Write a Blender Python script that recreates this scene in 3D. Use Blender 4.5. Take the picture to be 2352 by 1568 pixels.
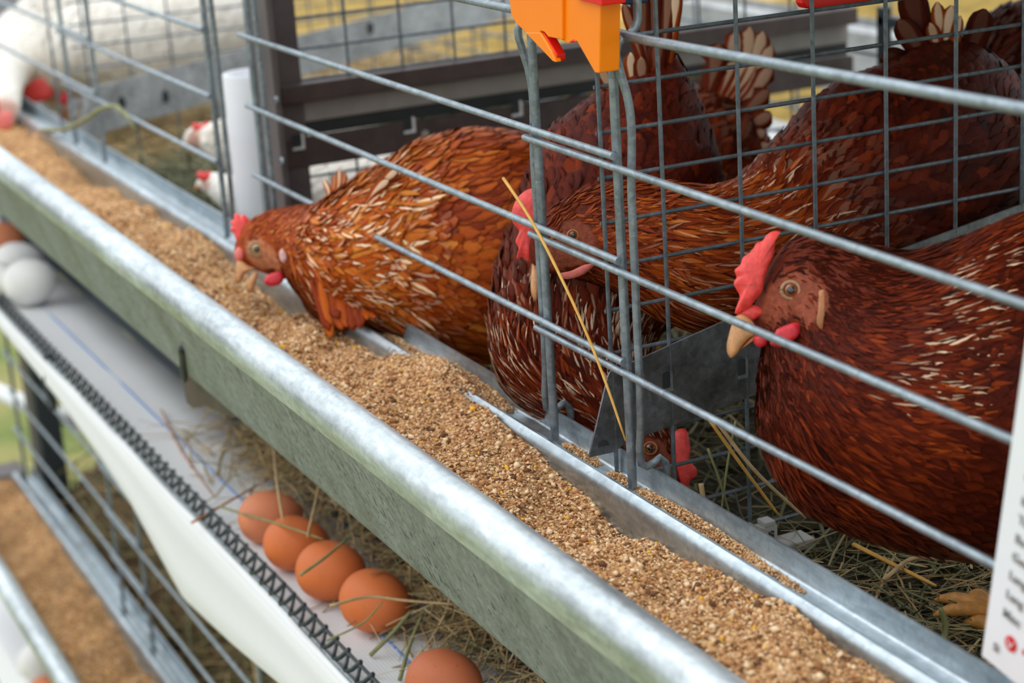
import bpy, math, random
import numpy as np
from mathutils import Matrix, Vector
rng = np.random.default_rng(7)
random.seed(7)
for o in list(bpy.data.objects): bpy.data.objects.remove(o)
SC = bpy.context.scene
COL = SC.collection

# ------------------------------------------------------------------ camera
R = np.array([[0.43839, 0.89661, -0.06219], [0.23869, -0.18291, -0.95371], [-0.86649, 0.40326, -0.2942]])
_u, _s, _v = np.linalg.svd(R); R = _u @ _v
CP = np.array([0.8896, -0.4862, 0.3851]); FPX = 4508.6
cam = bpy.data.cameras.new('camera'); co = bpy.data.objects.new('camera', cam); COL.objects.link(co)
cam.sensor_width = 36.0; cam.lens = FPX * 36 / 2352
cam.clip_start = .02; cam.clip_end = 200
M = Matrix.Identity(4)
for i in range(3):
    M[i][0] = R[0][i]; M[i][1] = -R[1][i]; M[i][2] = -R[2][i]; M[i][3] = CP[i]
co.matrix_world = M
cam.dof.use_dof = True; cam.dof.focus_distance = 1.09; cam.dof.aperture_fstop = 8.5; cam.dof.aperture_blades = 7
SC.camera = co
SC.view_settings.view_transform = 'Standard'; SC.view_settings.look = 'None'
SC.view_settings.gamma = 1; SC.view_settings.use_curve_mapping = False
SC.view_settings.exposure = 0.2

# ------------------------------------------------------------------ sky and sun
W = bpy.data.worlds.new('sky'); SC.world = W; W.use_nodes = True
wn = W.node_tree.nodes; wl = W.node_tree.links
bg = wn['Background']
tc = wn.new('ShaderNodeTexCoord'); sp = wn.new('ShaderNodeSeparateXYZ'); wl.new(tc.outputs['Generated'], sp.inputs[0])
rp = wn.new('ShaderNodeValToRGB'); wl.new(sp.outputs['Z'], rp.inputs[0])
e = rp.color_ramp.elements
e[0].position = 0.0; e[0].color = (.50, .52, .54, 1)
e[1].position = .95; e[1].color = (1.0, 1.06, 1.12, 1)
wl.new(rp.outputs[0], bg.inputs[0]); bg.inputs[1].default_value = 1.7
sun = bpy.data.lights.new('sun', 'SUN'); so = bpy.data.objects.new('sun', sun); COL.objects.link(so)
sun.energy = .55; sun.angle = math.radians(55); sun.color = (1, .965, .92)
so.rotation_euler = Vector((.42, .52, -.74)).to_track_quat('-Z', 'Y').to_euler()

# ------------------------------------------------------------------ pixel helpers (photograph pixels -> points)
def ray(px, py): return R.T @ np.array([(px - 1176) / FPX, (py - 784) / FPX, 1.0])
def at(px, py, d): return CP + ray(px, py) * d
def on(px, py, ax, val):
    v = ray(px, py); return CP + v * ((val - CP[ax]) / v[ax])
VIEW = R[2]

# ------------------------------------------------------------------ materials
MATS = {}
def new_mat(name):
    m = bpy.data.materials.new(name); m.use_nodes = True; MATS[name] = m
    nt = m.node_tree
    return m, nt, nt.nodes, nt.links, nt.nodes['Principled BSDF']
def ramp(nodes, stops):
    r = nodes.new('ShaderNodeValToRGB'); el = r.color_ramp.elements
    while len(el) < len(stops): el.new(.5)
    for k, (p, c) in enumerate(stops):
        el[k].position = p; el[k].color = (*c, 1) if len(c) == 3 else c
    return r
def noise(nodes, links, coord, scale, detail=4, rough=.55, stretch=None):
    n = nodes.new('ShaderNodeTexNoise'); n.inputs['Scale'].default_value = scale
    n.inputs['Detail'].default_value = detail; n.inputs['Roughness'].default_value = rough
    if stretch:
        mp = nodes.new('ShaderNodeMapping'); mp.inputs['Scale'].default_value = stretch
        links.new(coord, mp.inputs[0]); links.new(mp.outputs[0], n.inputs['Vector'])
    else: links.new(coord, n.inputs['Vector'])
    return n
def mixc(nodes, links, fac, a, b, mode='MIX'):
    n = nodes.new('ShaderNodeMix'); n.data_type = 'RGBA'; n.blend_type = mode
    for s, v in ((0, fac), (6, a), (7, b)):
        if isinstance(v, (int, float)): n.inputs[s].default_value = v
        elif isinstance(v, tuple): n.inputs[s].default_value = (*v, 1)
        else: links.new(v, n.inputs[s])
    return n.outputs[2]
def mth(nodes, links, op, a, b=None):
    n = nodes.new('ShaderNodeMath'); n.operation = op
    for s, v in ((0, a), (1, b)):
        if v is None: continue
        if isinstance(v, (int, float)): n.inputs[s].default_value = v
        else: links.new(v, n.inputs[s])
    return n.outputs[0]
def bump(nodes, links, b, height, strength=.3, dist=.001):
    bp = nodes.new('ShaderNodeBump'); bp.inputs['Strength'].default_value = strength; bp.inputs['Distance'].default_value = dist
    links.new(height, bp.inputs['Height']); links.new(bp.outputs[0], b.inputs['Normal'])

def simple(name, col, rough=.5, metal=0., var=.12, scale=60, bmp=.15, spec=.5, stretch=None):
    m, nt, N, L, b = new_mat(name)
    g = N.new('ShaderNodeTexCoord').outputs['Object']
    n = noise(N, L, g, scale, 5, .6, stretch)
    lo = tuple(c * (1 - var) for c in col); hi = tuple(min(1, c * (1 + var)) for c in col)
    r = ramp(N, [(.3, lo), (.7, hi)]); L.new(n.outputs[0], r.inputs[0]); L.new(r.outputs[0], b.inputs['Base Color'])
    b.inputs['Roughness'].default_value = rough; b.inputs['Metallic'].default_value = metal
    b.inputs['Specular IOR Level'].default_value = spec
    if bmp: bump(N, L, b, n.outputs[0], bmp)
    return m

def galvanised(name, col, rough=.42, metal=.75, streak=(1, 1, 1), pits=0.):
    m, nt, N, L, b = new_mat(name)
    g = N.new('ShaderNodeTexCoord').outputs['Object']
    n1 = noise(N, L, g, 28, 6, .62, streak)
    n2 = noise(N, L, g, 240, 3, .6, streak)
    v = N.new('ShaderNodeTexVoronoi'); v.inputs['Scale'].default_value = 260; L.new(g, v.inputs['Vector'])
    r = ramp(N, [(.28, tuple(c * .72 for c in col)), (.5, col), (.72, tuple(min(1, c * 1.22) for c in col))])
    L.new(n1.outputs[0], r.inputs[0])
    vs = N.new('ShaderNodeSeparateColor'); L.new(v.outputs['Color'], vs.inputs[0])
    c = mixc(N, L, .22, r.outputs[0], vs.outputs[0], 'SOFT_LIGHT')
    r2 = ramp(N, [(.35, (.82, .82, .82)), (.65, (1.08, 1.08, 1.08))]); L.new(n2.outputs[0], r2.inputs[0])
    c = mixc(N, L, 1., c, r2.outputs[0], 'MULTIPLY')
    if pits:
        n3 = noise(N, L, g, 300, 3, .72, (.8, .8, .25)); n4 = noise(N, L, g, 9, 4, .6)
        t = mth(N, L, 'ADD', n3.outputs[0], mth(N, L, 'MULTIPLY', n4.outputs[0], .22))
        rr = ramp(N, [(.70, (0, 0, 0)), (.76, (1, 1, 1))]); L.new(t, rr.inputs[0])
        c = mixc(N, L, mth(N, L, 'MULTIPLY', rr.outputs[0], pits), c, (.05, .06, .06))
        t2 = mth(N, L, 'SUBTRACT', n3.outputs[0], mth(N, L, 'MULTIPLY', n4.outputs[0], .2))
        rr2 = ramp(N, [(.17, (1, 1, 1)), (.24, (0, 0, 0))]); L.new(t2, rr2.inputs[0])
        c = mixc(N, L, mth(N, L, 'MULTIPLY', rr2.outputs[0], .5), c, (.62, .72, .76))
    L.new(c, b.inputs['Base Color'])
    rr = ramp(N, [(.3, (rough - .1,) * 3), (.7, (rough + .14,) * 3)]); L.new(n1.outputs[0], rr.inputs[0])
    L.new(rr.outputs[0], b.inputs['Roughness']); b.inputs['Metallic'].default_value = metal
    bump(N, L, b, n2.outputs[0], .12, .0006)
    return m

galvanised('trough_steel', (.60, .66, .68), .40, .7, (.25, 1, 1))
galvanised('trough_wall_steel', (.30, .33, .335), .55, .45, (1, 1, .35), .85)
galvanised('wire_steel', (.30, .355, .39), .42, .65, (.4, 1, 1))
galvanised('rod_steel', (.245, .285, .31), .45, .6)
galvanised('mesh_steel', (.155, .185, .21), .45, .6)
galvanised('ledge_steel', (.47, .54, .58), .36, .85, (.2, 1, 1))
galvanised('plate_steel', (.215, .23, .245), .42, .8)
galvanised('panel_steel', (.42, .43, .43), .5, .55)
simple('frame_brown', (.085, .06, .055), .5, .2, .3, 40)
simple('frame_post', (.125, .105, .105), .5, .3, .2, 30)
simple('dark_gap', (.025, .03, .03), .6, 0, .3, 30)
simple('grey_board', (.33, .30, .27), .7, 0, .15, 30)
simple('belt_white', (.80, .80, .80), .8, 0, .03, 900, .5)
m = MATS['belt_white']; N, L, b = m.node_tree.nodes, m.node_tree.links, m.node_tree.nodes['Principled BSDF']
g = N.new('ShaderNodeTexCoord').outputs['Object']; wv_ = []
for dr in ('X', 'Y'):
    w_ = N.new('ShaderNodeTexWave'); w_.bands_direction = dr; w_.inputs['Scale'].default_value = 125; w_.inputs['Distortion'].default_value = .4; L.new(g, w_.inputs['Vector']); wv_.append(w_.outputs['Fac'])
wm = mth(N, L, 'MULTIPLY', wv_[0], wv_[1]); r = ramp(N, [(.0, (.70, .70, .70)), (.5, (.83, .83, .83))]); L.new(wm, r.inputs[0]); L.new(r.outputs[0], b.inputs['Base Color'])
bump(N, L, b, wm, .5, .0006)
simple('black_plastic', (.022, .03, .035), .45, 0, .2, 80)
simple('white_plastic', (.80, .81, .84), .4, 0, .03, 20, .05)
simple('grey_clip_plastic', (.42, .42, .40), .45, 0, .06, 60)
simple('orange_plastic', (1.0, .24, .0), .35, 0, .05, 20, .05)
simple('red_plastic', (.75, .008, .004), .35, 0, .05, 20, .05)
simple('navy_rubber', (.012, .03, .075), .55, 0, .5, 300)
simple('card_white', (.80, .82, .84), .35, 0, .01, 20, .02)
simple('ink_black', (.02, .02, .025), .6, 0, .1, 20, 0)
simple('ink_red', (.65, .01, .02), .5, 0, .1, 20, 0)
simple('ink_grey', (.25, .24, .23), .5, 0, .1, 20, 0)
simple('blue_thread', (.12, .30, .68), .8, 0, .2, 200)
simple('comb_red', (.80, .060, .050), .42, 0, .22, 260, .6)
simple('comb_pink', (.72, .16, .13), .45, 0, .2, 260, .5)
simple('wattle_red', (.60, .018, .03), .42, 0, .2, 260, .5)
simple('beak_horn', (.56, .27, .11), .4, 0, .3, 160, .3)
simple('beak_dark', (.42, .16, .06), .42, 0, .3, 160, .3)
simple('ear_pale', (.62, .36, .32), .6, 0, .25, 240, .5)
simple('eyelid_skin', (.36, .19, .10), .6, 0, .25, 300, .6)
simple('iris_amber', (.26, .065, .014), .12, 0, .35, 700, .0, 1.)
simple('iris_pale', (.50, .33, .12), .12, 0, .3, 700, .0, 1.)
simple('pupil_black', (.004, .004, .005), .08, 0, .1, 20, 0, 1.)
simple('leg_yellow', (.58, .26, .06), .5, 0, .25, 220, .6)
simple('straw_gold', (.62, .33, .06), .5, 0, .2, 120)
simple('stalk_tan', (.50, .33, .16), .65, 0, .25, 120)
simple('stalk_green', (.22, .22, .085), .65, 0, .25, 120)
simple('grit_dark', (.13, .06, .03), .7, 0, .3, 200)
simple('floor_grey', (.46, .46, .44), .7, 0, .15, 30)
simple('cream_wall', (.62, .55, .42), .8, 0, .1, 4)
simple('tank_white', (.75, .76, .76), .5, 0, .04, 4)

def egg_mat(name, col, spots):
    m, nt, N, L, b = new_mat(name)
    g = N.new('ShaderNodeTexCoord').outputs['Object']
    n = noise(N, L, g, 22, 3); n2 = noise(N, L, g, 420, 3, .6)
    r = ramp(N, [(.3, tuple(c * .88 for c in col)), (.7, tuple(min(1, c * 1.1) for c in col))]); L.new(n.outputs[0], r.inputs[0])
    rr = ramp(N, [(.62, (1, 1, 1)), (.75, spots)]); L.new(n2.outputs[0], rr.inputs[0])
    L.new(mixc(N, L, .8, r.outputs[0], rr.outputs[0], 'MULTIPLY'), b.inputs['Base Color'])
    b.inputs['Roughness'].default_value = .55; b.inputs['Specular IOR Level'].default_value = .3
    b.inputs['Subsurface Weight'].default_value = .0
    bump(N, L, b, n2.outputs[0], .12, .0004)
egg_mat('egg_brown', (.66, .165, .045), (.8, .72, .65))
egg_mat('egg_tan', (.64, .215, .10), (.85, .75, .7))
egg_mat('egg_dark', (.52, .145, .06), (.6, .5, .45))
egg_mat('egg_white', (.82, .80, .77), (.95, .94, .92))

def attr(N, name):
    a = N.new('ShaderNodeAttribute'); a.attribute_name = name; return a
def granular(name, stops, scale=420):
    m, nt, N, L, b = new_mat(name)
    g = N.new('ShaderNodeTexCoord').outputs['Object']
    v = N.new('ShaderNodeTexVoronoi'); v.inputs['Scale'].default_value = scale; L.new(g, v.inputs['Vector'])
    n = noise(N, L, g, scale * .8, 5, .7); n2 = noise(N, L, g, 18, 4, .6)
    se = N.new('ShaderNodeSeparateColor'); L.new(v.outputs['Color'], se.inputs[0])
    r = ramp(N, stops); L.new(se.outputs[0], r.inputs[0])
    r2 = ramp(N, [(.3, (.72, .70, .68)), (.7, (1.15, 1.13, 1.1))]); L.new(n2.outputs[0], r2.inputs[0])
    L.new(mixc(N, L, 1., r.outputs[0], r2.outputs[0], 'MULTIPLY'), b.inputs['Base Color'])
    b.inputs['Roughness'].default_value = .85; b.inputs['Specular IOR Level'].default_value = .2
    bump(N, L, b, mth(N, L, 'ADD', mth(N, L, 'MULTIPLY', v.outputs['Distance'], -.6), n.outputs[0]), 1., .0016)
    return m
FEED = [(0, (.24, .10, .04)), (.3, (.46, .22, .088)), (.65, (.60, .335, .15)), (.93, (.74, .49, .27)), (1, (.80, .48, .08))]
granular('feed_meal', FEED, 380)
m, nt, N, L, b = new_mat('feed_grain')
a = attr(N, 'tint'); r = ramp(N, [(0, (.13, .06, .03)), (.25, (.40, .175, .070)), (.55, (.62, .345, .155)), (.88, (.80, .55, .31)), (.96, (.86, .66, .42)), (1, (.85, .45, .03))])
L.new(a.outputs['Fac'], r.inputs[0]); L.new(r.outputs[0], b.inputs['Base Color'])
b.inputs['Roughness'].default_value = .8; b.inputs['Specular IOR Level'].default_value = .12

m, nt, N, L, b = new_mat('hay_mix')
a = attr(N, 'tint'); r = ramp(N, [(0, (.05, .055, .025)), (.3, (.13, .135, .06)), (.55, (.25, .22, .10)), (.8, (.40, .25, .10)), (1, (.58, .43, .22))])
L.new(a.outputs['Fac'], r.inputs[0]); L.new(r.outputs[0], b.inputs['Base Color'])
b.inputs['Roughness'].default_value = .65

def grass(name):
    m, nt, N, L, b = new_mat(name)
    g = N.new('ShaderNodeTexCoord').outputs['Object']
    n = noise(N, L, g, 3.2, 5, .6); n2 = noise(N, L, g, 60, 4, .7)
    r = ramp(N, [(.3, (.10, .16, .03)), (.5, (.22, .25, .06)), (.68, (.42, .34, .13))]); L.new(n.outputs[0], r.inputs[0])
    r2 = ramp(N, [(.3, (.6, .6, .6)), (.7, (1.3, 1.3, 1.3))]); L.new(n2.outputs[0], r2.inputs[0])
    L.new(mixc(N, L, 1., r.outputs[0], r2.outputs[0], 'MULTIPLY'), b.inputs['Base Color'])
    b.inputs['Roughness'].default_value = .9
    bump(N, L, b, n2.outputs[0], .8, .02)
grass('grass')

# plumage: 'fc' = (tone 0..1, pale shaft amount, white)
def plumage(name, stops, pale, edge=.55):
    m, nt, N, L, b = new_mat(name)
    a = attr(N, 'fc'); se = N.new('ShaderNodeSeparateColor'); L.new(a.outputs['Color'], se.inputs[0])
    uv = N.new('ShaderNodeUVMap'); uv.uv_map = 'uv'
    su = N.new('ShaderNodeSeparateXYZ'); L.new(uv.outputs[0], su.inputs[0])
    r = ramp(N, stops); L.new(se.outputs[0], r.inputs[0])
    ad = mth(N, L, 'ABSOLUTE', mth(N, L, 'SUBTRACT', su.outputs[0], .5))       # 0 at the shaft, .5 at the rim
    # barbs: fine streaks slanting away from the shaft
    cv = N.new('ShaderNodeCombineXYZ')
    L.new(mth(N, L, 'MULTIPLY', mth(N, L, 'SUBTRACT', su.outputs[1], mth(N, L, 'MULTIPLY', ad, .7)), 26.), cv.inputs[0])
    L.new(mth(N, L, 'MULTIPLY', su.outputs[0], 2.), cv.inputs[1]); L.new(mth(N, L, 'MULTIPLY', se.outputs[0], 37.), cv.inputs[2])
    nz = N.new('ShaderNodeTexNoise'); nz.inputs['Scale'].default_value = 1.6; nz.inputs['Detail'].default_value = 4; L.new(cv.outputs[0], nz.inputs['Vector'])
    rb = ramp(N, [(.3, (.62, .6, .58)), (.7, (1.25, 1.25, 1.25))]); L.new(nz.outputs[0], rb.inputs[0])
    c = mixc(N, L, .8, r.outputs[0], rb.outputs[0], 'MULTIPLY')
    re = ramp(N, [(.22, (1, 1, 1)), (.5, (edge, edge * .93, edge * .9))]); L.new(ad, re.inputs[0])
    c = mixc(N, L, 1., c, re.outputs[0], 'MULTIPLY')
    # pale lance along the shaft, wider towards the tip
    wv = N.new('ShaderNodeMapRange'); wv.inputs[1].default_value = .25; wv.inputs[2].default_value = .8
    wv.inputs[3].default_value = .03; wv.inputs[4].default_value = .26; L.new(su.outputs[1], wv.inputs[0])
    inside = mth(N, L, 'SUBTRACT', mth(N, L, 'MULTIPLY', wv.outputs[0], 1.), ad)
    ms = N.new('ShaderNodeMapRange'); ms.inputs[1].default_value = -.03; ms.inputs[2].default_value = .05; L.new(inside, ms.inputs[0])
    f = mth(N, L, 'MULTIPLY', ms.outputs[0], se.outputs[1])
    c = mixc(N, L, f, c, pale)
    L.new(c, b.inputs['Base Color'])
    b.inputs['Roughness'].default_value = .5; b.inputs['Specular IOR Level'].default_value = .09
    b.inputs['Sheen Weight'].default_value = .02; b.inputs['Sheen Roughness'].default_value = .4
    b.inputs['Sheen Tint'].default_value = (1, .55, .3, 1)
    bump(N, L, b, nz.outputs[0], .35, .0006)
    return m
plumage('plumage_brown', [(0, (.026, .004, .002)), (.3, (.105, .0125, .0045)), (.55, (.27, .036, .006)), (.8, (.50, .095, .009)), (1, (.64, .21, .03))], (.88, .64, .43))
plumage('plumage_white', [(0, (.62, .57, .48)), (.5, (.86, .81, .72)), (1, (.90, .87, .80))], (.92, .9, .86), .92)

def body_mat(name, base, skin):
    m, nt, N, L, b = new_mat(name)
    a = attr(N, 'fc'); se = N.new('ShaderNodeSeparateColor'); L.new(a.outputs['Color'], se.inputs[0])
    g = N.new('ShaderNodeTexCoord').outputs['Object']
    n = noise(N, L, g, 260, 4, .65)
    r = ramp(N, [(.3, tuple(c * .6 for c in base)), (.7, tuple(c * 1.3 for c in base))]); L.new(n.outputs[0], r.inputs[0])
    rs = ramp(N, [(.3, tuple(c * .62 for c in skin)), (.7, tuple(min(1, c * 1.25) for c in skin))]); L.new(n.outputs[0], rs.inputs[0])
    L.new(mixc(N, L, se.outputs[1], r.outputs[0], rs.outputs[0]), b.inputs['Base Color'])
    b.inputs['Roughness'].default_value = .65; b.inputs['Specular IOR Level'].default_value = .15
    bump(N, L, b, n.outputs[0], .9, .0014)
body_mat('hen_skin_light', (.34, .055, .009), (.52, .19, .085))
body_mat('hen_skin_dark', (.12, .016, .005), (.27, .065, .032))
body_mat('hen_skin_white', (.84, .80, .71), (.62, .36, .28))

# ------------------------------------------------------------------ mesh helpers
def root_of(parent):
    v = Vector((0, 0, 0)); p = parent
    while p is not None: v += p.location; p = p.parent
    return np.array(v)
def mk(name, V, F, mat, parent=None, smooth=True, fcol=None, uv=None, tint=None, kind=None):
    V = np.asarray(V, float)
    if parent is not None: V = V - root_of(parent)
    me = bpy.data.meshes.new(name)
    if isinstance(F, np.ndarray):
        k = F.shape[1]
        me.vertices.add(len(V)); me.vertices.foreach_set('co', V.astype(np.float32).ravel())
        me.loops.add(F.size); me.loops.foreach_set('vertex_index', F.astype(np.int32).ravel())
        me.polygons.add(len(F)); me.polygons.foreach_set('loop_start', np.arange(0, F.size, k, dtype=np.int32))
        me.update(calc_edges=True); me.validate()
    else:
        me.from_pydata([tuple(v) for v in V], [], [tuple(f) for f in F]); me.update()
    if smooth: me.polygons.foreach_set('use_smooth', np.ones(len(me.polygons), dtype=bool))
    if fcol is not None:
        at_ = me.color_attributes.new('fc', 'FLOAT_COLOR', 'POINT')
        c = np.ones((len(V), 4), np.float32); c[:, :3] = fcol; at_.data.foreach_set('color', c.ravel())
    if tint is not None:
        at_ = me.attributes.new('tint', 'FLOAT', 'POINT'); at_.data.foreach_set('value', np.asarray(tint, np.float32))
    if uv is not None:
        ul = me.uv_layers.new(name='uv'); li = np.empty(len(me.loops), np.int32); me.loops.foreach_get('vertex_index', li)
        ul.data.foreach_set('uv', np.asarray(uv, np.float32)[li].ravel())
    if mat: me.materials.append(MATS[mat])
    o = bpy.data.objects.new(name, me); COL.objects.link(o)
    if parent is not None: o.parent = parent
    if kind: o['kind'] = kind
    return o
def thing(name, loc, label, cat, group=None):
    o = bpy.data.objects.new(name, None); COL.objects.link(o); o.location = tuple(loc); o.empty_display_size = .02
    o['label'] = label; o['category'] = cat
    if group: o['group'] = group
    return o
def tag(o, label, cat, group=None, kind=None):
    o['label'] = label; o['category'] = cat
    if group: o['group'] = group
    if kind: o['kind'] = kind
    return o
def centre(o):
    """move a top-level mesh object's origin into its geometry"""
    me = o.data; V = np.empty(len(me.vertices) * 3, np.float32); me.vertices.foreach_get('co', V); V = V.reshape(-1, 3)
    c = (V.min(0) + V.max(0)) / 2; c[2] = V[:, 2].min(); V -= c; me.vertices.foreach_set('co', V.ravel()); o.location = tuple(float(x) for x in c); me.update()
    return o
def tube_geo(path, r, n=10):
    P = np.asarray(path, float); m = len(P)
    T = np.gradient(P, axis=0); T /= np.linalg.norm(T, axis=1)[:, None]
    up = np.array([0, 0, 1.]) if abs(T[0][2]) < .8 else np.array([0, 1., 0])
    V = []; rr = np.full(m, r) if np.isscalar(r) else np.asarray(r, float)
    A = np.cross(T[0], up); A /= np.linalg.norm(A)
    for i in range(m):
        A = A - T[i] * (A @ T[i]); A /= np.linalg.norm(A); B = np.cross(T[i], A)
        for k in range(n):
            t = 2 * math.pi * k / n; V.append(P[i] + rr[i] * (math.cos(t) * A + math.sin(t) * B))
    F = []
    for i in range(m - 1):
        for k in range(n): F.append((i * n + k, i * n + (k + 1) % n, (i + 1) * n + (k + 1) % n, (i + 1) * n + k))
    F.append(tuple(range(n - 1, -1, -1))); F.append(tuple((m - 1) * n + k for k in range(n)))
    return V, F
def tube(name, path, r, mat, parent=None, n=10):
    V, F = tube_geo(path, r, n); return mk(name, V, F, mat, parent)
def smooth_path(pts, n=40):
    P = np.asarray(pts, float); d = np.r_[0, np.cumsum(np.linalg.norm(np.diff(P, axis=0), axis=1))]; d /= d[-1]
    return np.stack([catmull(d, P[:, k], np.linspace(0, 1, n)) for k in range(P.shape[1])], 1)
def catmull(x, y, q):
    x = np.asarray(x, float); y = np.asarray(y, float); m = np.gradient(y, x) if len(x) > 2 else np.full(2, (y[1] - y[0]) / (x[1] - x[0]))
    i = np.clip(np.searchsorted(x, q) - 1, 0, len(x) - 2); h = x[i + 1] - x[i]; t = (q - x[i]) / h
    return (2*t**3-3*t**2+1)*y[i] + (t**3-2*t**2+t)*h*m[i] + (-2*t**3+3*t**2)*y[i+1] + (t**3-t**2)*h*m[i+1]
def box_geo(lo, hi):
    (a, b, c), (d, e_, f) = lo, hi
    V = [(a, b, c), (d, b, c), (d, e_, c), (a, e_, c), (a, b, f), (d, b, f), (d, e_, f), (a, e_, f)]
    F = [(3, 2, 1, 0), (4, 5, 6, 7), (0, 1, 5, 4), (1, 2, 6, 5), (2, 3, 7, 6), (3, 0, 4, 7)]
    return V, F
def bevel(o, w=.001, seg=2):
    md = o.modifiers.new('bevel', 'BEVEL'); md.width = w; md.segments = seg; md.limit_method = 'ANGLE'; return o
def sheet_along_x(name, prof, x0, x1, th, mat, parent=None, nx=2, zf=None, cuts=None):
    """a bent sheet: profile of (y,z) swept along x with real thickness"""
    P = np.asarray(prof, float); m = len(P)
    T = np.gradient(P, axis=0); T /= np.linalg.norm(T, axis=1)[:, None]; Nn = np.stack([-T[:, 1], T[:, 0]], 1)
    ring = np.r_[P + Nn * th / 2, (P - Nn * th / 2)[::-1]]; k = len(ring)
    V = []; xs = np.linspace(x0, x1, nx)
    for x in xs:
        for (y, z) in ring: V.append((x, y, z + (zf(x, y) if zf else 0)))
    F = []
    for i in range(nx - 1):
        for j in range(k): F.append((i*k + j, i*k + (j+1) % k, (i+1)*k + (j+1) % k, (i+1)*k + j))
    for j in range(m - 1): F.append((j, j + 1, k - 2 - j, k - 1 - j)); F.append(tuple((nx-1)*k + q for q in (k-1-j, k-2-j, j+1, j)))
    return mk(name, V, F, mat, parent, smooth=False)
def soft(o, ang=40):
    me = o.data; me.polygons.foreach_set('use_smooth', np.ones(len(me.polygons), dtype=bool))
    me.set_sharp_from_angle(angle=math.radians(ang)); return o
def prism(name, poly, off, mat, parent=None, smooth=False):
    """polygon (3D points) extruded by the vector off"""
    P = np.asarray(poly, float); n = len(P); V = list(P) + list(P + np.asarray(off))
    F = [tuple(range(n - 1, -1, -1)), tuple(range(n, 2 * n))] + [(i, (i + 1) % n, n + (i + 1) % n, n + i) for i in range(n)]
    return mk(name, V, F, mat, parent, smooth)
def inflate(name, outline, nrm, t, mat, parent=None, rings=((1, 0), (.86, .75), (.6, 1.), (.25, 1.1))):
    """a fleshy lobe: closed outline swollen to both sides of its plane"""
    P = np.asarray(outline, float); c = P.mean(0); nrm = np.asarray(nrm, float) / np.linalg.norm(nrm); n = len(P); V = []; F = []
    for s in (1, -1):
        base = len(V)
        for k, h in rings: V += list(c + (P - c) * k + nrm * s * t * h)
        V.append(c + nrm * s * t * 1.1); m = len(rings)
        for i in range(m - 1):
            for j in range(n):
                q = (base+i*n+j, base+i*n+(j+1) % n, base+(i+1)*n+(j+1) % n, base+(i+1)*n+j); F.append(q if s > 0 else q[::-1])
        for j in range(n):
            q = (base+(m-1)*n+j, base+(m-1)*n+(j+1) % n, base+m*n); F.append(q if s > 0 else q[::-1])
    return mk(name, V, F, mat, parent)
def ball(name, c, rad, mat, parent=None, nu=16, nv=12, axis=None):
    c = np.asarray(c, float); rad = np.broadcast_to(rad, 3); V = []; F = []
    for i in range(nv + 1):
        p = math.pi * i / nv
        for j in range(nu):
            t = 2 * math.pi * j / nu; V.append((math.sin(p)*math.cos(t), math.sin(p)*math.sin(t), math.cos(p)))
    V = np.array(V) * rad
    if axis is not None: V = V @ np.array(Vector(axis).to_track_quat('Z', 'Y').to_matrix()).T
    for i in range(nv):
        for j in range(nu): F.append((i*nu+j, (i+1)*nu+j, (i+1)*nu+(j+1) % nu, i*nu+(j+1) % nu))
    return mk(name, V + c, F, mat, parent)

# ================================================================== setting
V, F = box_geo((-40, -25, -1.36), (20, 40, -1.30)); o = mk('ground', V, F, 'grass', smooth=False); o['kind'] = 'structure'
o['label'] = 'green and dry yellow grass ground below the cages'

# cage dimensions (metres)
H = .057                                   # spacing of the front bars
PART = [-.0393, -.70, -1.36, -1.86]        # the partitions between compartments
BACK = .64
def floor_z(y): return -.105 + .09 * y

# ------------------------------------------------------------------ feed troughs
def make_trough(dy, dz, x0, x1, label, hanger):
    t = thing('feed_trough', ((x0 + x1) / 2, -.06 + dy, -.086 + dz), label, 'trough')
    S = lambda pr: [(a + dy, b + dz) for a, b in pr]
    lip = S([(-.1275, -.002), (-.1292, .004), (-.1298, .009), (-.128, .0145), (-.1235, .0192), (-.1175, .021), (-.1115, .0185), (-.107, .0135), (-.1058, .0075), (-.1085, .003)])
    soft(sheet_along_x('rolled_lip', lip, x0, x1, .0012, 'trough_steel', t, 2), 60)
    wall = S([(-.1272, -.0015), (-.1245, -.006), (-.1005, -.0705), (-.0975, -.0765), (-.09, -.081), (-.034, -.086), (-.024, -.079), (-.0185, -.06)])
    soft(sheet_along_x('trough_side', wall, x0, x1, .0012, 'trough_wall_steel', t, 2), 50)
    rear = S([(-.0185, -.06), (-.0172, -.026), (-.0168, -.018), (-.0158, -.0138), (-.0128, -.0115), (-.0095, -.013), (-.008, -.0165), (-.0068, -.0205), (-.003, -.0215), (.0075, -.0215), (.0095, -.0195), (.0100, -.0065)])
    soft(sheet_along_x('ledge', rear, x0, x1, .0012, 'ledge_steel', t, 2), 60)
    for x, s in ((x0, -1), (x1, 1)):
        poly = [(x, a, b) for a, b in S([(-.125, .005), (-.100, -.071), (-.09, -.081), (-.034, -.086), (-.0172, -.06), (-.0172, -.0145)])]
        prism('end_plate', poly, (s * .0012, 0, 0), 'trough_wall_steel', t)
    if hanger:
        q = on(420, 838, 1, -.1005); x = q[0]
        tube('hanger_strap', smooth_path([on(417, 800, 1, -.1135), on(419, 826, 1, -.1080), on(421, 852, 1, -.1030), on(424, 872, 1, -.096)], 10), .0026, 'black_plastic', t, 8)
        pl = []
        for (px, py) in ((418, 856), (424, 900), (430, 925), (442, 937), (456, 936), (468, 930), (520, 955), (560, 950), (440, 850)):
            pl.append(on(px, py, 1, -.088))
        prism('hanger_plate', pl, (0, .002, 0), 'frame_brown', t)
    return t
upper_trough = make_trough(0, 0, -1.80, .95, 'upper galvanised feed trough filled with brown feed, running past the hens', True)
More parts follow.
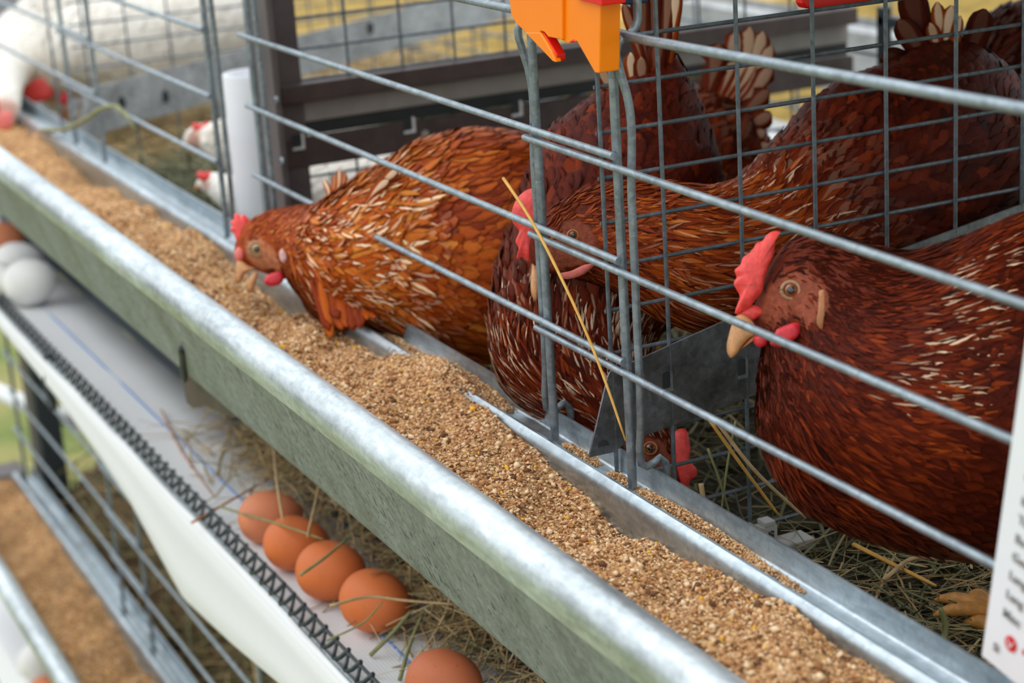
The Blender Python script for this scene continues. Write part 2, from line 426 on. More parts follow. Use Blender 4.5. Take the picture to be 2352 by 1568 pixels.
lower_trough = make_trough(-.0148, -.5600, -1.80, .4, 'lower galvanised feed trough at the bottom left, under the egg belt', False)

def feed_h(x, y):
    z = -.0205 + .16 * (y + .0165) * (y < -.0165) * (-1) * .35
    z = z + .016 * np.exp(-((x + .245) / .065) ** 2 - ((y + .012) / .022) ** 2)
    z = z - .0150 * np.exp(-((x - .012) / .042) ** 2 - ((y + .014) / .024) ** 2)
    z = z - .017 * np.exp(-((x + 1.15) / .16) ** 2 - ((y + .010) / .03) ** 2) - .014 * np.exp(-((x + .56) / .10) ** 2 - ((y + .02) / .018) ** 2)
    z = z + .004 * np.sin(x * 17 + 1) * np.sin(y * 40 + x * 5) + .0025 * np.sin(x * 41 + 2 + y * 60) + .0016 * np.sin(x * 93 + y * 130)
    z = z + .006 * np.exp(-((x - .25) / .1) ** 2 - ((y + .05) / .05) ** 2)
    return z
def grains(name, P, size, tint, mat='feed_grain', flat=.6):
    """small crumbs: a jittered octahedron each, all joined"""
    n = len(P); base = np.array([(1, 0, 0), (-1, 0, 0), (0, 1, 0), (0, -1, 0), (0, 0, 1), (0, 0, -1)], float)
    f = np.array([(0, 2, 4), (2, 1, 4), (1, 3, 4), (3, 0, 4), (2, 0, 5), (1, 2, 5), (3, 1, 5), (0, 3, 5)])
    Vv = base[None] * size[:, None, None] * rng.uniform(.6, 1.25, (n, 6, 1))
    Vv[:, :, 2] *= rng.uniform(.35, 1., (n, 1)) * flat / .6; Vv[:, :, 0] *= rng.uniform(.7, 1.5, (n, 1))
    a = rng.uniform(0, 6.28, n); tl = rng.normal(0, .5, n)
    c, s = np.cos(tl)[:, None], np.sin(tl)[:, None]; X, Y, Z = Vv[:, :, 0], Vv[:, :, 1], Vv[:, :, 2]
    X, Z = c * X + s * Z, -s * X + c * Z
    c, s = np.cos(a)[:, None], np.sin(a)[:, None]; X, Y = c * X - s * Y, s * X + c * Y
    Vv = np.stack([X, Y, Z], 2) + np.asarray(P)[:, None, :]
    Ff = (f[None] + 6 * np.arange(n)[:, None, None]).reshape(-1, 3)
    return mk(name, Vv.reshape(-1, 3), Ff, mat, None, False, tint=np.repeat(tint, 6))
def make_feed(dy, dz, x0, x1, nx, label, ngr, xr, flatten=1.):
    xs = np.linspace(x0, x1, nx); ys = np.linspace(-.1085, -.0178, 34)
    Xg, Yg = np.meshgrid(xs, ys, indexing='ij'); Zg = feed_h(Xg, Yg) * flatten + rng.normal(0, .0005, Xg.shape)
    lo = -.0265 + (Yg + .1085) * 0
    Vv = np.stack([Xg, Yg + dy, Zg + dz], 2).reshape(-1, 3); k = len(ys)
    I, J = np.meshgrid(np.arange(nx - 1), np.arange(k - 1), indexing='ij'); a0 = (I * k + J).ravel()
    Ff = np.stack([a0, a0 + k, a0 + k + 1, a0 + 1], 1)
    bed = mk('chicken_feed', Vv, Ff, 'feed_meal'); centre(bed)
    tag(bed, label, 'feed', kind='stuff')
    if ngr:
        x = xr[0] + (xr[1] - xr[0]) * rng.random(ngr); y = rng.uniform(-.106, -.0185, ngr)
        sz = np.exp(rng.normal(math.log(.00078), .45, ngr)).clip(.0003, .0026)
        big = rng.random(ngr) < .012; sz[big] = rng.uniform(.0018, .0034, big.sum())
        t_ = np.clip(rng.normal(.60, .26, ngr), 0, .93); t_[rng.random(ngr) < .016] = 1.; t_[rng.random(ngr) < .09] = .04
        g = grains('feed_crumbs', np.stack([x, y + dy, feed_h(x, y) * flatten + dz + sz * .35], 1), sz, t_)
        inv = bed.location; V_ = np.empty(len(g.data.vertices) * 3, np.float32); g.data.vertices.foreach_get('co', V_)
        V_ = V_.reshape(-1, 3) - np.array(inv, np.float32); g.data.vertices.foreach_set('co', V_.ravel()); g.parent = bed; g['kind'] = 'stuff'
    return bed
make_feed(0, 0, -1.795, .94, 900, 'brown crumbly chicken feed filling the upper trough', 52000, (-.95, .55))
make_feed(-.0148, -.56, -1.795, .39, 300, 'brown chicken feed in the lower trough at bottom left', 5000, (-1.4, -.6), 1.)
# feed spilled along the ledge behind the trough rim
def spill(label, segs):
    Ps = []
    for (xa, xb, yc, w, n, zh) in segs:
        x = rng.uniform(xa, xb, n); u = (x - xa) / (xb - xa); env = np.sin(np.pi * np.clip(u, .02, .98)) ** .5
        y = yc + rng.normal(0, w, n) * (.4 + .6 * env); y = np.clip(y, -.0068, .0085)
        z = -.0208 + rng.random(n) * zh * env * np.exp(-((y - yc) / (1.4 * w)) ** 2)
        Ps.append(np.stack([x, y, z], 1))
    P = np.concatenate(Ps); sz = np.exp(rng.normal(math.log(.0007), .35, len(P))).clip(.0003, .0022)
    o = grains('spilled_feed', P, sz, np.clip(rng.normal(.62, .2, len(P)), 0, .95)); centre(o)
    return tag(o, label, 'feed', kind='stuff')
spill('crumbs of feed spilled on the ledge left of the steel divider', [(-.43, -.25, .003, .0028, 1500, .004), (-.31, -.17, .001, .005, 3000, .012), (-.100, -.055, .004, .0026, 500, .003)])
spill('long ridge of feed spilled on the ledge right of the steel divider', [(-.042, -.012, .003, .0026, 450, .003), (-.008, .12, .003, .0032, 3200, .006), (.06, .155, .003, .0022, 800, .003)])
# the heap that has slid over the rim
xh = rng.normal(-.246, .021, 5200); yh = rng.normal(-.011, .0085, 5200); kh = (yh < .006) & (yh > -.03); xh, yh = xh[kh], yh[kh]
zt_ = np.where(yh < -.006, -.0105, -.0190) + .0085 * np.exp(-((xh + .246) / .024) ** 2 - ((yh + .012) / .010) ** 2)
szh = np.exp(rng.normal(math.log(.0009), .4, len(xh))).clip(.0004, .0026)
hp = grains('feed_heap', np.stack([xh, yh, zt_ - rng.random(len(xh)) * .003], 1), szh, np.clip(rng.normal(.6, .25, len(xh)), 0, .95)); centre(hp)
tag(hp, 'heap of feed that has slid over the trough rim on to the ledge', 'feed', kind='stuff')
# a few clods lying in the feed
for (px, py, r, mat, lab) in ((1005, 897, .0055, 'grit_dark', 'dark brown clod on the heap of feed by the ledge'), (1335, 1187, .0062, 'feed_meal', 'pale lump of feed near the trough rear wall')):
    p = on(px, py, 2, -.020 if px < 1100 else -.034)
    n_ = ball('feed_clod', p, (r * 1.4, r, r * .7), mat, None, 9, 6)
    for v in n_.data.vertices: v.co += (v.co - Vector(p)) * random.uniform(-.25, .25)
    centre(n_); tag(n_, lab, 'feed')

# ------------------------------------------------------------------ front bars
def bars(name, label, x0, x1, zs, dy, dz, uprights, group, cat='cage front', ext=(-.018, .245), r=.0021):
    t = thing(name, ((x0 + x1) / 2, dy, dz - .02), label, cat, group)
    proto = None
    for z in zs:
        if proto is None:
            proto = tube('bar', [(x0, dy - .0045, z + dz), (x1, dy - .0045, z + dz)], r, 'wire_steel', t, 12); z00 = z; soft(proto)
        else:
            c = proto.copy(); COL.objects.link(c); c.parent = t; c.location.z += z - z00
    pu = None
    for x in uprights:
        if pu is None:
            pu = tube('upright', [(x, dy, ext[0] + dz), (x, dy, ext[1] + dz)], .0026, 'rod_steel', t, 12); x00 = x; soft(pu)
        else:
            c = pu.copy(); COL.objects.link(c); c.parent = t; c.location.x += x - x00
    return t
ZD = (3 * H, 2 * H, H); ZF = tuple(z - .0059 for z in ZD)
for tier, dy, dz in (('upper', 0, 0), ('lower', -.0148, -.563)):
    up = tier == 'upper'
    g = tier + ' row of cage fronts'
    bars('cage_door', 'sliding cage door of grey bars in front of the leftmost brown hen' if up else 'blurred grey bars of the lower cage below the egg belt, nearer section', -.6225, -.004, ZD, dy, dz, (-.612, -.0087), g)
    bars('bar_grille', 'fixed cage front of grey bars before the rightmost hen' if up else 'lower grey cage bars at the very bottom of the frame', -.1105, .66, ZF, dy, dz, (-.1030, .648), g)
    bars('bar_grille', 'fixed front bars before the compartment with the white pipe' if up else 'blurred lower front bars next to the dark double uprights', -1.2745, -.7205, ZF, dy, dz, (-1.2665, -.7290), g)
    bars('cage_door', 'farthest front bars before the white hens' if up else 'blurred farthest lower bars over the end of the lower trough', -1.80, -1.135, ZD, dy, dz, (-1.79, -1.142), g)
rail = tube('rail', [(-1.8, .0045, .2335), (-.11, .0045, .2352), (.02, .0045, .2335), (.35, .0045, .2385), (.7, .0045, .242)], .0027, 'wire_steel', None, 12)
soft(centre(rail)); tag(rail, 'pale grey top rail running along the cage fronts under the orange clip', 'rail')
def latch(x, label, top=True, dz=0, dy=0):
    pts = []
    if top: pts += [(x, .0125, .268), (x, .0125, .247), (x, .0118, .2385), (x, .007, .2335), (x + .0005, .001, .2315), (x, -.0012, .226), (x + .002, .000, .214), (x + .0035, .0022, .203)]
    else: pts += [(x, .004, .262), (x + .003, .0022, .235)]
    pts += [(x + .0035, .0022, .15), (x + .003, .0022, .08), (x + .002, .0022, .02), (x, .0022, .002), (x + .0005, .0032, -.0040), (x + .001, .0085, -.0042), (x + .001, .0138, -.0012), (x + .0012, .0166, -.0040), (x + .0012, .0172, -.018)]
    o = tube('latch_rod', [(a, b + dy, c + dz) for a, b, c in smooth_path(pts, 70)], .0023, 'rod_steel', None, 10); soft(centre(o))
    return tag(o, label, 'rod', 'hooked rods on the cage fronts')
latch(-.0022, 'hooked steel rod with open top loop just right of the divider')
latch(-.1172, 'hooked steel rod behind the orange clip, left of the golden straw')
latch(-.6010, 'steel rod next to the brown frame post', False)
latch(-.7150, 'steel rod beside the white pipe', False)

# ------------------------------------------------------------------ partitions
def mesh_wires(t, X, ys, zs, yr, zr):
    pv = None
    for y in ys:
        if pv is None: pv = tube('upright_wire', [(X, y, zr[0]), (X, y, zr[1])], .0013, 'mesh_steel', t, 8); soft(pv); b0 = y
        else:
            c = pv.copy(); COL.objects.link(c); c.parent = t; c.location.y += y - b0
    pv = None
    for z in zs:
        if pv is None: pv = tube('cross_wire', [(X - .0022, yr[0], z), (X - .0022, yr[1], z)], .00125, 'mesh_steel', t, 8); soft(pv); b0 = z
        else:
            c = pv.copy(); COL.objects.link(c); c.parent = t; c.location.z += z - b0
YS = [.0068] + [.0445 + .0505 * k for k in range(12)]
ZS = [.2265 - .0252 * k for k in range(-1, 14)]
def slot(t, X, y, z, w=.0042, h=.010, edge='ledge_steel'):
    a = [(X + .0014, y - w/2, z - h/2), (X + .0014, y + w/2, z - h/2), (X + .0014, y + w/2, z + h/2 - .001), (X + .0014, y, z + h/2), (X + .0014, y - w/2, z + h/2 - .001)]
    s = prism('slot', a, (.0004, 0, 0), 'dark_gap', t)
    b_ = [(X + .0016, y + w*.35, z - h*.45), (X + .0016, y + w*.8, z - h*.6), (X + .0016, y + w*.8, z + h*.45), (X + .0016, y + w*.5, z + h*.55), (X + .0016, y + w*.5, z - h*.3)]
    prism('slot_edge', b_, (.0007, 0, 0), edge, t)
    b_ = [(X + .0016, y - w*.6, z - h*.6), (X + .0016, y + w*.8, z - h*.6), (X + .0016, y + w*.8, z - h*.42), (X + .0016, y - w*.5, z - h*.42)]
    prism('slot_edge', b_, (.0009, 0, 0), edge, t)
X = PART[0]
t = thing('mesh_divider', (X, .3, -.1), 'wire mesh divider with a sloping steel plate beside the rightmost hen', 'divider')
mesh_wires(t, X, YS, ZS, (.0055, BACK), (-.10, .28))
pl = [(X, -.0114, -.0072), (X, .0032, .0380), (X, .0048, .0408), (X, .0805, .0566), (X, .2048, .0782), (X, .299, .0918), (X, BACK, .139), (X, BACK, .078), (X, .1012, .0076), (X, .0257, -.0020), (X, .0200, -.0045), (X, .0135, -.0030), (X, .0060, -.0075)]
bevel(prism('divider_plate', pl, (.0012, 0, 0), 'plate_steel', t), .0003, 1)
for (px, py) in ((1528, 872), (1701, 842)):
    q = on(px, py, 0, X); slot(t, X, q[1], q[2], .0046, .011)
q = on(1384, 1022, 0, X); prism('notch', [(X + .0014, q[1] + .0034*math.cos(a), q[2] + .0034*math.sin(a)) for a in np.linspace(0, math.pi, 8)], (.0004, 0, 0), 'dark_gap', t)

X = PART[1]
t = thing('mesh_divider', (X, .3, -.1), 'divider with brown rails and a slotted channel behind the leftmost brown hen', 'divider')
mesh_wires(t, X, [y + .02 for y in YS], [.247 - .0265 * k for k in range(0, 6)], (.03, BACK), (.112, .28))
mesh_wires(t, X, [y + .02 for y in YS], [.030 - .0265 * k for k in range(0, 5)], (.03, BACK), (-.10, .042))
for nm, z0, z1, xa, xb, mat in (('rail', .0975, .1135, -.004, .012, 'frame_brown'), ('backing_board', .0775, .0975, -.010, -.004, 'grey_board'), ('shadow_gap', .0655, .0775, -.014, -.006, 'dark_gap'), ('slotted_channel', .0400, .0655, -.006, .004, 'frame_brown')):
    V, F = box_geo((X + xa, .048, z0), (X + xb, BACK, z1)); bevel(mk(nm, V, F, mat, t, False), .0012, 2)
for (px, py) in ((682, 324), (937, 286), (1184, 248)):
    q = on(px, py, 0, X + .004); slot(t, X + .003, q[1], q[2], .008, .0125, 'tank_white')
q = on(977, 309, 0, X + .005); ball('rivet', q, (.0015, .004, .004), 'grey_board', t, 12, 8)
V, F = box_geo((X - .002, .028, -.10), (X + .052, .034, .30))
po = thing('frame_post', (X + .025, .03, -.1), 'dark brown-grey riveted post left of the leftmost brown hen', 'post')
bevel(mk('post_face', V, F, 'frame_post', po, False), .0015, 2)
V, F = box_geo((X - .002, .034, -.10), (X + .003, .07, .30)); mk('post_flange', V, F, 'frame_post', po, False)
for (px, py) in ((635, 230), (648, 370)):
    q = on(px, py, 1, .028); ball('rivet', q, (.0034, .0016, .0034), 'wire_steel', po, 12, 8)
    ball('rivet_dimple', q - np.array([0, .0012, 0]), (.0016, .0008, .0016), 'dark_gap', po, 10, 6)

X = PART[2]
t = thing('mesh_divider', (X, .3, -.1), 'blurred mesh divider with a pale grey plate before the white hens', 'divider')
mesh_wires(t, X, YS, ZS[:10], (.03, BACK), (-.10, .28))
pz = lambda y: (.0225 + .115 * y, -.033 + .135 * y)
pl = [(X, .040, pz(.04)[0] - .01), (X, .050, pz(.05)[0]), (X, BACK, pz(BACK)[0]), (X, BACK, pz(BACK)[1]), (X, .060, pz(.06)[1]), (X, .01, -.05)]
bevel(prism('divider_plate', pl, (.0014, 0, 0), 'panel_steel', t), .0003, 1)
for (px, py) in ((380, 222), (280, 236), (850, 65)):
    q = on(px, py, 0, X + .0015); prism('slot', [(X + .0015, q[1] + .0045*math.cos(a), q[2] + .008*math.sin(a)) for a in np.linspace(0, 2*math.pi, 13)[:-1]], (.0005, 0, 0), 'dark_gap', t)
X = PART[3]
t = thing('mesh_divider', (X, .3, -.1), 'farthest mesh end wall of the cage row, behind the white hens', 'divider')
mesh_wires(t, X, YS[::1], ZS, (.0, BACK), (-.10, .28))

# back of the cages
t = thing('wire_backing_frame', (-.6, BACK, -.05), 'open wire back of the cages with a dark corner frame', 'cage back')
for nm, x0, x1, z0, z1 in (('post', -.652, -.640, -.06, .118), ('rail', -.652, .66, .100, .110), ('post', -.565, -.557, -.06, .105), ('rail', -1.86, .66, -.055, -.047)):
    V, F = box_geo((x0, BACK - .005, z0), (x1, BACK + .005, z1)); bevel(mk(nm, V, F, 'black_plastic', t, False), .001, 1)
for z in (.07, .035, .0, -.03):
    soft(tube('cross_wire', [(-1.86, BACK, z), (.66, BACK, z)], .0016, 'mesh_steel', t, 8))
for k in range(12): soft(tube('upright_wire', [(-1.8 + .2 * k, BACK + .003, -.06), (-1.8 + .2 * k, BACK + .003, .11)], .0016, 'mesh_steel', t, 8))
# floors
fl = sheet_along_x('floor', [(BACK, floor_z(BACK) - .012), (.03, floor_z(.03) - .012), (.018, -.125), (.0135, -.165), (.012, -.2115)], -1.86, .70, .002, 'floor_grey', None, 2)
fl['kind'] = 'structure'; fl['label'] = 'sloping floor under the upper row of hens'
ft = thing('wire_floor', (-.6, .3, floor_z(.3)), 'sloping wire floor the brown hens stand on, showing at the back', 'cage floor')
pw = None
for k in range(26):
    y = .02 + .024 * k
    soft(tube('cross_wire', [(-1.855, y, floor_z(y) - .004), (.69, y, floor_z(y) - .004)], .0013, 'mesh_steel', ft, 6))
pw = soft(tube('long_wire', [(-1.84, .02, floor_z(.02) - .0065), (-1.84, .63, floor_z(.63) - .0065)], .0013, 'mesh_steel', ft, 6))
for k in range(1, 50):
    c = pw.copy(); COL.objects.link(c); c.parent = ft; c.location.x += .051 * k
# front fall of the cage floor, seen as a dark ribbed strip over the egg belt
fr = thing('floor_skirt', (-.7, .01, -.21), 'dark ribbed wire skirt between the trough and the egg belt', 'cage floor')
V, F = box_geo((-1.82, .006, -.213), (.66, .009, -.10)); mk('skirt_sheet', V, F, 'frame_post', fr, False)
pw = soft(tube('rib', [(-1.80, .004, -.212), (-1.80, .004, -.11)], .0016, 'mesh_steel', fr, 6))
for k in range(1, 140):
    c = pw.copy(); COL.objects.link(c); c.parent = fr; c.location.x += .0125 * k
# unseen panel above the hens, added and sized to shade them
V, F = box_geo((-.62, .05, .345), (.70, .70, .352)); o = mk('shade_panel', V, F, 'grey_board', None, False); o['kind'] = 'structure'; o['label'] = 'unseen panel added above the upper cages to shade the hens'

# ------------------------------------------------------------------ egg belts
EB = -.2125
skx = [(0, 752), (70, 838), (140, 925), (230, 1050), (300, 1155), (360, 1265), (420, 1372), (530, 1475), (640, 1568)]
sk = np.array([on(px, py, 1, -.1015) for px, py in skx]); sk = sk[np.argsort(sk[:, 0])]
xs = np.r_[np.linspace(-2.0, .66, 220)]
lowz = np.interp(xs, sk[:, 0], sk[:, 2])
prof_n = 9; V = []
for x, zl in zip(xs, lowz):
    sag = .0012 * math.sin(x * 23) + .0008 * math.sin(x * 61)
    for (y, f_) in ((.0045, 0), (-.03, 0), (-.07, 0), (-.0935, 0), (-.0970, .03), (-.0990, .12), (-.1005, .4), (-.1012, .75), (-.1015, 1.)):
        V.append((x, y, EB + sag * (f_ == 0) + (zl - EB) * f_))
V = np.array(V); k = prof_n; nx = len(xs); Vb = V + np.array([0, .0006, -.0012])
I, J = np.meshgrid(np.arange(nx - 1), np.arange(k - 1), indexing='ij'); a0 = (I * k + J).ravel(); Q = np.stack([a0, a0 + 1, a0 + k + 1, a0 + k], 1); off = nx * k
rim = np.r_[np.arange(0, off, k)]; e1 = np.stack([rim[:-1], rim[1:], rim[1:] + off, rim[:-1] + off], 1); e2 = np.stack([rim[1:] + k - 1, rim[:-1] + k - 1, rim[:-1] + k - 1 + off, rim[1:] + k - 1 + off], 1)
eb = thing('egg_belt', (-.67, -.05, EB), 'white woven egg belt below the upper trough, carrying brown eggs', 'egg belt')
mk('belt_cloth', np.r_[V, Vb], np.r_[Q, Q[:, ::-1] + off, e1, e2], 'belt_white', eb)
p0 = None
for kk in range(230):
    x = -1.55 + .0095 * kk * .9
    V_, F_ = box_geo((x, -.0505, EB + .0004), (x + .005, -.0493, EB + .0019))
    if p0 is None: p0 = mk('blue_stitch', V_, F_, 'blue_thread', eb, False); x00 = x; p0['label'] = 'blue thread stitch'
    else:
        c = p0.copy(); COL.objects.link(c); c.parent = eb; c.location.x += x - x00
lo_ = sheet_along_x('egg_belt', [(.0, EB - .56), (-.09, EB - .56), (-.1, EB - .562), (-.115, EB - .60)], -1.9, .2, .0016, 'belt_white', None, 2)
soft(centre(lo_)); tag(lo_, 'white egg belt of the lower tier in the bottom left corner', 'egg belt')
# black lattice edging standing along the belt
le = thing('lattice_edging', (-.67, -.094, EB), 'black plastic lattice edging running along the white egg belt', 'edging')
def wav(x, a): return a * math.sin(x * 12.0) + a * .6 * math.sin(x * 31 + 1)
xs = np.linspace(-2.0, .3, 260)
tube('rail', [(x, -.0945 + wav(x, .0008), EB + .0028) for x in xs], .0019, 'rod_steel', le, 8)
tube('rail', [(x, -.0890 + wav(x, .0008), EB + .0145 + .0007 * math.sin(x * 9)) for x in xs], .0013, 'black_plastic', le, 8)
V_, F_ = tube_geo([(0, -.0945, .003), (.009, -.0922, .0080), (.0175, -.0886, .0165)], [.0021, .0017, .0018], 6)
p0 = mk('strut', np.array(V_) + np.array([-1.5, 0, EB]), F_, 'black_plastic', le)
V_, F_ = tube_geo([(.0205, -.0945, .003), (.0195, -.0918, .0085), (.0165, -.0886, .0148)], [.0018, .0013, .0014], 6)
p1 = mk('strut', np.array(V_) + np.array([-1.5, 0, EB]), F_, 'black_plastic', le)
for kk in range(1, 82):
    for p in (p0, p1):
        c = p.copy(); COL.objects.link(c); c.parent = le; c.location.x += .0215 * kk
q = on(112, 845, 1, -.095)
ti = tube('cable_tie', smooth_path([q + np.array(d) for d in ((0, -.004, .012), (0, .004, .012), (0, .006, 0), (.001, -.004, -.008), (.0, -.006, -.02), (.02, -.006, -.04))], 24), .003, 'black_plastic', None, 8)
centre(ti); tag(ti, 'black cable tie hanging from the lattice edging at left', 'cable tie')
# frame leg and pale pipe beyond the end of the row
lg = thing('frame_post', (-1.72, .02, -1.3), 'dark steel frame leg below the belt at the left edge', 'leg')
V, F = box_geo((-1.80, .00, -1.30), (-1.755, .03, -.225)); bevel(mk('leg_face', V, F, 'frame_post', lg, False), .002, 1)
V, F = box_geo((-1.755, .002, -1.30), (-1.735, .034, -.225)); bevel(mk('leg_flange', V, F, 'black_plastic', lg, False), .002, 1)
V, F = box_geo((-1.86, -.13, -.64), (-1.802, -.01, -.575)); e_ = bevel(mk('trough_bracket', V, F, 'frame_post', None, False), .002, 1); centre(e_); tag(e_, 'dark bracket at the far end of the lower trough', 'bracket')
q = on(40, 920, 0, -1.95); pp = tube('support_pipe', [(-2.6, q[1] - .12, q[2] - .03), (-1.95, q[1], q[2]), (-1.75, q[1] + .05, q[2] + .012)], .013, 'tank_white', None, 12); soft(centre(pp)); tag(pp, 'pale horizontal pipe at the left edge beyond the leg', 'pipe')

# ================================================================== hens
class Bird:
    """a hen: one continuous body swept along its spine, then plumage, head parts and legs as children"""
    def __init__(s, name, label, stations, skinmat, faces=(), group=None, up=(0, 0, 1), M=90, K=36, ends=False):
        if ends: st_e = np.array(stations, float); stations = [((a + c_) / 2, (b_ + d_) / 2, e_, math.hypot(a - c_, b_ - d_) / 2, math.hypot(a - c_, b_ - d_) / 2, f_) for a, b_, c_, d_, e_, f_ in st_e]
        st = np.array([q[:6] for q in stations], float)       # px, py, distance, radius above, below, deep (all in photo pixels)
        c = np.array([at(a, b_, d) for a, b_, d in st[:, :3]]); rad = st[:, 3:6] * st[:, 2:3] / FPX
        tt = np.r_[0, np.cumsum(np.linalg.norm(np.diff(st[:, :2], axis=0), axis=1))]; tt /= tt[-1]
        q = np.linspace(0, 1, M); s.q = q; s.tt = tt
        Cn = np.stack([catmull(tt, c[:, k], q) for k in range(3)], 1)
        Rd = np.stack([np.maximum(catmull(tt, rad[:, k], q), .001) for k in range(3)], 1)
        T = np.gradient(Cn, axis=0); T /= np.linalg.norm(T, axis=1)[:, None]
        pts = np.zeros((M, K, 3)); prev = np.array(up, float)
        th = 2 * np.pi * np.arange(K) / K
        if ends:
            hv = np.array([at(a, b_, e_) - at(c_, d_, e_) for a, b_, c_, d_, e_, f_ in st_e]) / 2
            hv = np.stack([catmull(tt, hv[:, k], q) for k in range(3)], 1)
        for i in range(M):
            vd = Cn[i] - CP; vd /= np.linalg.norm(vd)
            n1 = np.cross(vd, T[i]); n1 /= np.linalg.norm(n1)
            if n1 @ prev < 0: n1 = -n1
            prev = n1; n2 = np.cross(T[i], n1)
            if n2 @ VIEW > 0: n2 = -n2                         # n2 towards the viewer's side
            if ends:
                n1 = hv[i] / np.linalg.norm(hv[i]); n2 = -(vd - n1 * (vd @ n1)); n2 /= np.linalg.norm(n2); Rd[i, :2] = np.linalg.norm(hv[i])
            sn, cs = np.sin(th), np.cos(th); ru = np.where(sn > 0, Rd[i, 0], Rd[i, 1])
            pts[i] = Cn[i] + (sn * ru)[:, None] * n1 + (cs * Rd[i, 2])[:, None] * n2
        s.P = pts; s.C = Cn; s.T = T; s.M = M; s.K = K; s.Rd = Rd
        s.hand = 1.0
        base = Cn[int(M * .6)].copy(); base[2] = pts[:, :, 2].min()
        s.root = thing(name, base, label, 'hen', group)
        V = np.r_[pts.reshape(-1, 3), [Cn[0]], [Cn[-1]]]; F = []
        for i in range(M - 1):
            for k in range(K): F.append((i*K + k, i*K + (k+1) % K, (i+1)*K + (k+1) % K, (i+1)*K + k))
        for k in range(K): F.append((M*K, (k+1) % K, k)); F.append((M*K + 1, (M-1)*K + k, (M-1)*K + (k+1) % K))
        # outward orientation
        a, b_, c_ = V[F[M*K//2][0]], V[F[M*K//2][1]], V[F[M*K//2][2]]
        if np.cross(b_ - a, c_ - a) @ (a - Cn[M//2]) < 0: F = [f[::-1] for f in F]
        col = np.zeros((len(V), 3)); col[:, 0] = .4; s.faces = []
        for (px, py, r) in faces:
            p = s.surf(px, py); r_ = r * ((p - CP) @ VIEW) / FPX
            d = np.linalg.norm(V - p, axis=1); col[:, 1] = np.maximum(col[:, 1], np.clip((r_ * 1.15 - d) / (r_ * .3), 0, 1)); s.faces.append((p, r_))
        s.body = mk('body', V, F, skinmat, s.root, fcol=col)
    def S(s, u, t):
        """surface point for u in 0..1 (head to tail) and angle t"""
        x = np.clip(u, 0, 1) * (s.M - 1); i = np.clip(x.astype(int), 0, s.M - 2); f = (x - i)[:, None]
        y = (t / (2*np.pi) % 1) * s.K; k = y.astype(int) % s.K; g = (y - np.floor(y))[:, None]; k2 = (k + 1) % s.K
        return (1-f)*((1-g)*s.P[i, k] + g*s.P[i, k2]) + f*((1-g)*s.P[i+1, k] + g*s.P[i+1, k2])
    def surf(s, px, py, lift=0.):
        """the point of the skin seen at a photograph pixel"""
        u, t = np.meshgrid(np.linspace(0, 1, 300), np.linspace(0, 2*np.pi, 200), indexing='ij')
        X = s.S(u.ravel(), t.ravel()); c = (X - CP) @ R.T; x = 1176 + FPX*c[:, 0]/c[:, 2]; y = 784 + FPX*c[:, 1]/c[:, 2]
        d = np.hypot(x - px, y - py); ok = np.where(d < max(4, d.min() + 2))[0]; j = ok[np.argmin(c[ok, 2])]
        return at(px, py, c[j, 2] - lift)
    def feathers(s, name, n, u0, u1, Lf, Wf, tone, pale, mat, lift=(.0006, .0024), shape='round', spread=.25, th=None, fluff=0., flip=1, avoid=True, jit=.12, pprob=.85, pth=None):
        u = rng.random(n * 3); u = u0 + (u1 - u0) * u; t = rng.random(n * 3) * 2 * np.pi
        if th is not None: t = th[0] + (th[1] - th[0]) * rng.random(n * 3)
        sf = min(.07, (u1 - u0) * .3); w = np.interp(u, s.q, (s.Rd.mean(1))); keep = (rng.random(n * 3) < w / w.max()) & ((u1 - u) > sf * rng.random(n * 3)) & ((u - u0) >= sf * rng.random(n * 3) * .5); u, t = u[keep][:n], t[keep][:n]
        p0 = s.S(u, t)
        if avoid and s.faces:
            ok = np.ones(len(u), bool)
            for p, r in s.faces: ok &= np.linalg.norm(p0 - p, axis=1) > r * .86
            u, t, p0 = u[ok], t[ok], p0[ok]
        m = len(u); e_ = 1e-3
        du = (s.S(u + e_, t) - s.S(u - e_, t)) / (2 * e_); sp_ = np.linalg.norm(du, axis=1)
        L = np.interp(u, *Lf) * rng.uniform(.8, 1.2, m); Wd = np.interp(u, *Wf) * rng.uniform(.85, 1.15, m)
        nv = 6; v = np.linspace(0, 1, nv); pts = np.zeros((m, nv, 3))
        dt = rng.normal(0, spread, m) * L / np.maximum(.004, np.interp(u, s.q, s.Rd.mean(1)))
        lf = rng.uniform(lift[0], lift[1], m) * (1 + fluff * rng.random(m))
        ctr = np.stack([np.interp(u, s.q, s.C[:, k]) for k in range(3)], 1)
        for j in range(nv):
            uu = u + flip * v[j] * L / np.maximum(sp_, .07); over = np.clip(uu - 1, 0, None)[:, None]
            x = s.S(uu, t + dt * v[j]); out = x - np.stack([np.interp(np.clip(uu, 0, 1), s.q, s.C[:, k]) for k in range(3)], 1)
            out /= np.linalg.norm(out, axis=1)[:, None] + 1e-9
            pts[:, j] = x + out * (.0003 + lf * v[j] ** 1.3)[:, None] + over * du * 1.
        D = np.gradient(pts, axis=1); D /= np.linalg.norm(D, axis=2)[:, :, None] + 1e-9
        O = (p0 - ctr); O /= np.linalg.norm(O, axis=1)[:, None]; O = np.repeat(O[:, None], nv, 1)
        Sd = np.cross(D, O); Sd /= np.linalg.norm(Sd, axis=2)[:, :, None] + 1e-9
        prof = {'round': [.35, .8, .98, 1., .78, .16], 'lance': [.45, .85, 1., .86, .5, .06], 'fluff': [.3, .7, .9, .95, .8, .4]}[shape]
        hw = Wd[:, None] * np.array(prof) * .5
        camber = (hw * .22)[:, :, None] * O
        A = pts - Sd * hw[:, :, None] - camber; B_ = pts; C_ = pts + Sd * hw[:, :, None] - camber
